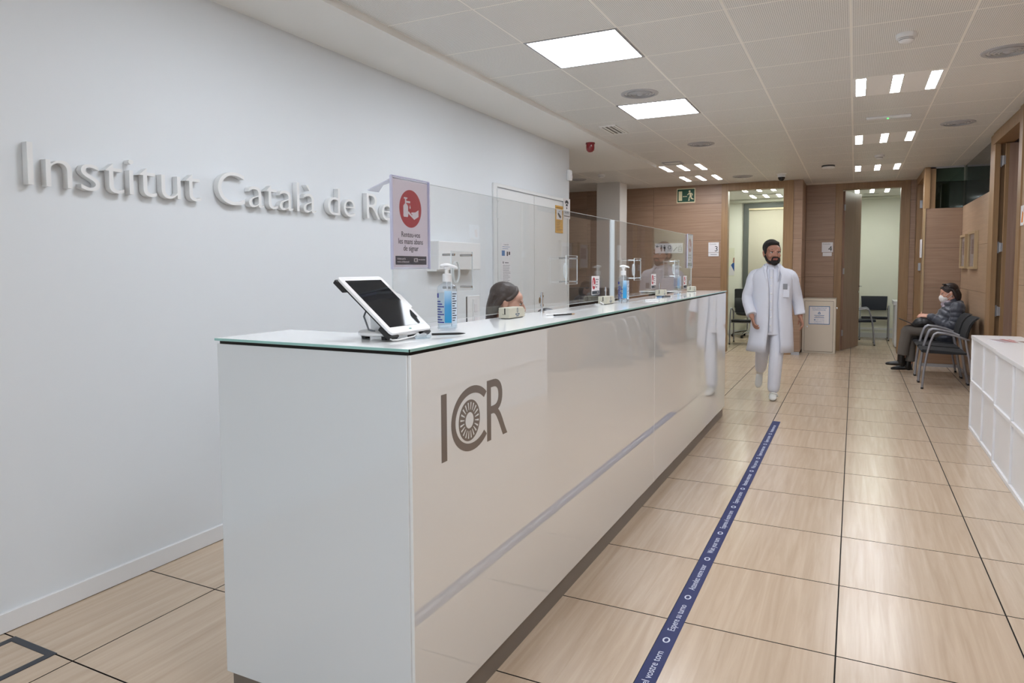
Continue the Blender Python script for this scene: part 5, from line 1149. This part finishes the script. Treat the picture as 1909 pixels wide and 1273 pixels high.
# --- the seated woman (faces -X; local -Y forward, her left is +X = towards the camera)
wo = thing('person', 'seated woman in dark puffer jacket and white face mask looking at her hands', 'person', (1.12, 10.53, 0), -PI / 2)
hw_ = Head((0.0, 0.0, 1.075), yaw=math.radians(4), pitch=math.radians(14), k=0.98)
b = MB(); hw_.skull(b, True)
limb(b, [(0, 0.06, 0.88), (0, 0.045, 0.95), (0, 0.028, 1.02)], [0.055, 0.048, 0.048])
limb(b, [(0, -0.02, 0.50), (0, -0.045, 0.66), (0, 0.03, 0.82), (0, 0.06, 0.90)], [(0.15, 0.11), (0.12, 0.09), (0.14, 0.09), (0.10, 0.06)], side=(1, 0, 0))
WRS, WRE, WRW = (-0.165, 0.085, 0.87), (-0.20, 0.04, 0.655), (-0.055, -0.19, 0.755)
WLS, WLE, WLW = (0.165, 0.085, 0.87), (0.205, 0.03, 0.655), (0.06, -0.215, 0.765)
limb(b, [(-0.05, 0.08, 0.89), WRS, WRE, WRW], [0.042, 0.044, 0.036, 0.024]); limb(b, [(0.05, 0.08, 0.89), WLS, WLE, WLW], [0.042, 0.044, 0.036, 0.024])
limb(b, [(0.09, -0.0, 0.535), (0.04, -0.44, 0.575), (0.02, -0.505, 0.20)], [0.085, 0.055, 0.030]); limb(b, [(-0.09, -0.0, 0.53), (-0.07, -0.38, 0.51), (-0.05, -0.415, 0.12)], [0.085, 0.055, 0.030])
hand(b, WLW, (-0.28, -0.95, 0.10), (-0.5, 0.1, -0.8), -1, 0.42); hand(b, WRW, (0.35, -0.9, 0.08), (0.5, 0.1, 0.75), -1, 0.5)
fuse('body', b, skin_m, wo, 0.0055, 2)
hw_.face(wo, hair_brown, lips=False)
q = MB(); hw_.e(q, (0, 0.028, 0.048), (0.083, 0.100, 0.083))
for sx in (-1, 1): hw_.l(q, [(sx * 0.034, -0.064, 0.078), (sx * 0.060, -0.045, 0.046), (sx * 0.074, -0.015, 0.016)], [0.013, 0.013, 0.011]); hw_.l(q, [(sx * 0.076, 0.045, 0.03), (sx * 0.080, 0.062, -0.04), (sx * 0.066, 0.065, -0.105)], [0.020, 0.024, 0.016])
hw_.l(q, [(0, 0.095, 0.02), (0, 0.105, -0.05), (0, 0.092, -0.115)], [(0.075, 0.030), (0.074, 0.034), (0.058, 0.022)], side=(1, 0, 0))
hw_.l(q, [(-0.03, -0.056, 0.088), (0.03, -0.056, 0.088)], [0.015, 0.015])
fuse('hair', q, hair_brown, wo, 0.005, 2)
q = MB(); hw_.l(q, [(0, -0.098, -0.012), (0, -0.108, -0.040), (0, -0.098, -0.078), (0, -0.076, -0.108)], [(0.020, 0.010), (0.044, 0.020), (0.046, 0.026), (0.030, 0.022)], side=(1, 0, 0)); hw_.e(q, (0, -0.066, -0.058), (0.060, 0.050, 0.050))
msk = fuse('face_mask', q, mat('mask_white', (232, 230, 230), 0.7), wo, 0.005, 2)
for sx in (-1, 1):
    part('mask_strap', MB().tube([hw_.p(sx * 0.056, -0.058, -0.030), hw_.p(sx * 0.076, -0.02, -0.004), hw_.p(sx * 0.083, 0.022, 0.012)], 0.002, 6).tube([hw_.p(sx * 0.054, -0.052, -0.088), hw_.p(sx * 0.074, -0.01, -0.05), hw_.p(sx * 0.082, 0.022, -0.03)], 0.002, 6), MATS['mask_white'], msk, smooth=True)
    part('earring', MB().ell(hw_.p(sx * 0.082, 0.010, -0.050), (0.005, 0.005, 0.008), 10, 8), chrome, wo, smooth=True)
sg = MB()
for sx in (-1, 1): hw_.e(sg, (sx * 0.032, -0.030, 0.126), (0.030, 0.018, 0.010), 14, 8); hw_.l(sg, [(sx * 0.060, -0.02, 0.120), (sx * 0.086, 0.012, 0.085), (sx * 0.088, 0.06, 0.050)], [0.004, 0.004, 0.003], n=6)
part('sunglasses', sg, mat('sunglass_black', (14, 14, 16), 0.1), wo, smooth=True)
q = MB(); limb(q, [(0, -0.02, 0.475), (0, -0.035, 0.56), (0, -0.04, 0.70), (0, 0.03, 0.82), (0, 0.065, 0.89), (0, 0.06, 0.935)], [(0.20, 0.140), (0.188, 0.135), (0.176, 0.125), (0.19, 0.125), (0.15, 0.10), (0.095, 0.085)], side=(1, 0, 0), sub=12, puff=(0.07, 0.13))
for S_, E_, W_ in ((WRS, WRE, WRW), (WLS, WLE, WLW)):
    sv = Vector(S_); ev = Vector(E_); wv = Vector(W_); limb(q, [(sv.x * 0.7, sv.y, sv.z), sv, ev, wv + (ev - wv) * 0.06], [0.078, 0.085, 0.070, 0.048], sub=14, puff=(0.06, 0.17))
limb(q, [(-0.085, 0.055, 0.925), (-0.06, 0.125, 0.945), (0.06, 0.125, 0.945), (0.085, 0.055, 0.925), (0.05, -0.02, 0.93), (-0.05, -0.02, 0.93), (-0.085, 0.055, 0.925)], [0.036] * 7, puff=(0.05, 0.08))
fuse('puffer_jacket', q, puffer, wo, 0.006, 1)
q = MB(); limb(q, [(0.06, 0.0, 0.955), (0.0, -0.055, 0.925), (-0.05, -0.01, 0.95)], [0.03, 0.034, 0.03]); limb(q, [(0.02, -0.045, 0.92), (0.03, -0.06, 0.84), (0.045, -0.065, 0.76)], [(0.045, 0.020), (0.055, 0.022), (0.05, 0.016)], side=(1, 0, 0))
fuse('scarf', q, mat('scarf_mauve', (176, 164, 176), 0.9, var=0.45, scale=55), wo, 0.006, 1)
q = MB(); limb(q, [(0, 0.02, 0.545), (0, -0.08, 0.545)], [(0.17, 0.085), (0.17, 0.085)], side=(1, 0, 0)); limb(q, [(0.09, 0.0, 0.535), (0.045, -0.42, 0.575), (0.038, -0.475, 0.50), (0.022, -0.512, 0.235)], [0.095, 0.072, 0.070, 0.068], round1=False); limb(q, [(-0.09, 0.0, 0.535), (-0.07, -0.37, 0.52), (-0.066, -0.41, 0.44), (-0.05, -0.425, 0.14)], [0.094, 0.072, 0.070, 0.068], round1=False)
fuse('trousers', q, trouser_g, wo, 0.008, 2)
shoe(wo, (0.015, -0.475, 0.075), (0.01, -0.725, 0.085), leather_b, 0.92, 'ankle_boot', hl=False, shaft=(0.02, -0.515, 0.29))
shoe(wo, (-0.05, -0.39, 0.022), (-0.055, -0.655, 0.010), leather_b, 0.92, 'ankle_boot', hl=True, shaft=(-0.05, -0.43, 0.19))
bgm = mat('handbag_black', (24, 24, 27), 0.5)
hb = thing('handbag', 'black soft handbag lying on the lap of the seated woman', 'bag', (0.86, 10.50, 0.64))
q = MB(); limb(q, [(-0.12, 0, -0.0), (-0.05, 0, 0.035), (0.06, 0, 0.03), (0.14, 0, 0.01)], [(0.10, 0.045), (0.13, 0.075), (0.12, 0.065), (0.09, 0.035)], side=(0, 1, 0), puff=(0.09, 0.08))
fuse('bag_body', q, bgm, hb, 0.007, 1)
part('strap', MB().tube([(-0.08, 0.06, 0.06), (-0.07, 0.02, 0.11), (-0.05, -0.03, 0.11), (-0.04, -0.07, 0.06)], 0.008, 8), bgm, hb, smooth=True)
fd = thing('folder', 'thin dark folder resting on the knee of the seated woman', 'folder', (0.66, 10.49, 0.675), 0)
M_ = MB().box(-0.12, 0.12, -0.09, 0.09, 0.0, 0.008).xf(Matrix.Rotation(math.radians(24), 4, 'Y')); part('cover', M_, mat('folder_dark', (40, 36, 36), 0.5), fd, bevel=0.002)

# --- the receptionist, seen over the counter in profile (faces the counter)
rz_r = math.radians(117.0)
re_ = thing('person', 'receptionist with sleek dark brown hair and pearl earring seated behind the counter', 'person', (-1.825, 3.565, 0), rz_r)
hr = Head((0, 0, 1.221), yaw=0.0, pitch=math.radians(11), k=0.93)
b = MB(); hr.skull(b, True)
limb(b, [(0, 0.06, 1.02), (0, 0.045, 1.09), (0, 0.025, 1.16)], [0.056, 0.048, 0.048])
limb(b, [(0, 0.10, 0.56), (0, 0.11, 0.75), (0, 0.08, 0.93), (0, 0.065, 1.03)], [(0.15, 0.11), (0.12, 0.09), (0.14, 0.09), (0.10, 0.06)], side=(1, 0, 0))
for sx in (-1, 1):
    limb(b, [(sx * 0.05, 0.075, 1.02), (sx * 0.165, 0.075, 1.0), (sx * 0.195, 0.05, 0.80), (sx * 0.10, -0.07, 0.80)], [0.042, 0.044, 0.036, 0.024]); hand(b, (sx * 0.10, -0.07, 0.80), (-sx * 0.25, -0.95, -0.12), (0, 0, -1), -sx, 0.35)
    limb(b, [(sx * 0.09, 0.07, 0.56), (sx * 0.10, -0.24, 0.56), (sx * 0.10, -0.20, 0.09)], [0.085, 0.055, 0.036]); limb(b, [(sx * 0.10, -0.17, 0.05), (sx * 0.10, -0.30, 0.03)], [0.035, 0.026])
fuse('body', b, skin_m, re_, 0.0055, 2)
hr.face(re_, hair_brown)
q = MB(); hr.e(q, (0, 0.032, 0.047), (0.0805, 0.096, 0.080))
for sx in (-1, 1): hr.l(q, [(sx * 0.004, -0.034, 0.098), (sx * 0.032, -0.042, 0.078), (sx * 0.056, -0.030, 0.052), (sx * 0.069, -0.010, 0.026), (sx * 0.075, 0.012, 0.014)], [0.013, 0.013, 0.012, 0.012, 0.010]); hr.l(q, [(sx * 0.072, 0.034, 0.030), (sx * 0.070, 0.062, -0.02), (sx * 0.058, 0.078, -0.09), (sx * 0.060, 0.075, -0.17), (sx * 0.070, 0.090, -0.25)], [0.020, 0.022, 0.024, 0.026, 0.020])
hr.l(q, [(0, 0.098, 0.03), (0, 0.102, -0.05), (0, 0.092, -0.14), (0, 0.105, -0.25)], [(0.068, 0.026), (0.064, 0.028), (0.070, 0.026), (0.074, 0.022)], side=(1, 0, 0))
fuse('hair', q, hair_brown, re_, 0.005, 2)
for sx in (-1, 1): part('pearl_earring', MB().ell(hr.p(sx * 0.082, 0.004, -0.050), (0.007, 0.007, 0.007), 12, 8), mat('pearl', (232, 226, 220), 0.15), re_, smooth=True)
q = MB(); limb(q, [(0, 0.09, 0.54), (0, 0.11, 0.70), (0, 0.085, 0.90), (0, 0.07, 1.0), (0, 0.06, 1.05)], [(0.18, 0.14), (0.155, 0.12), (0.175, 0.12), (0.15, 0.095), (0.075, 0.072)], side=(1, 0, 0))
for sx in (-1, 1): limb(q, [(sx * 0.10, 0.075, 1.0), (sx * 0.165, 0.075, 0.985), (sx * 0.198, 0.05, 0.80), (sx * 0.105, -0.055, 0.80)], [0.065, 0.062, 0.052, 0.036])
fuse('jacket', q, jacket_b, re_, 0.007, 2)
q = MB(); limb(q, [(-0.045, 0.03, 1.065), (-0.02, -0.03, 1.03), (0, -0.05, 0.97), (0.02, -0.03, 1.03), (0.045, 0.03, 1.065)], [(0.010, 0.020)] * 5); fuse('blouse_collar', q, paper, re_, 0.006, 1)
q = MB()
for sx in (-1, 1): limb(q, [(sx * 0.09, 0.09, 0.55), (sx * 0.10, -0.24, 0.565), (sx * 0.10, -0.21, 0.14)], [0.097, 0.07, 0.055], round1=False)
fuse('trousers', q, jacket_b, re_, 0.009, 2)
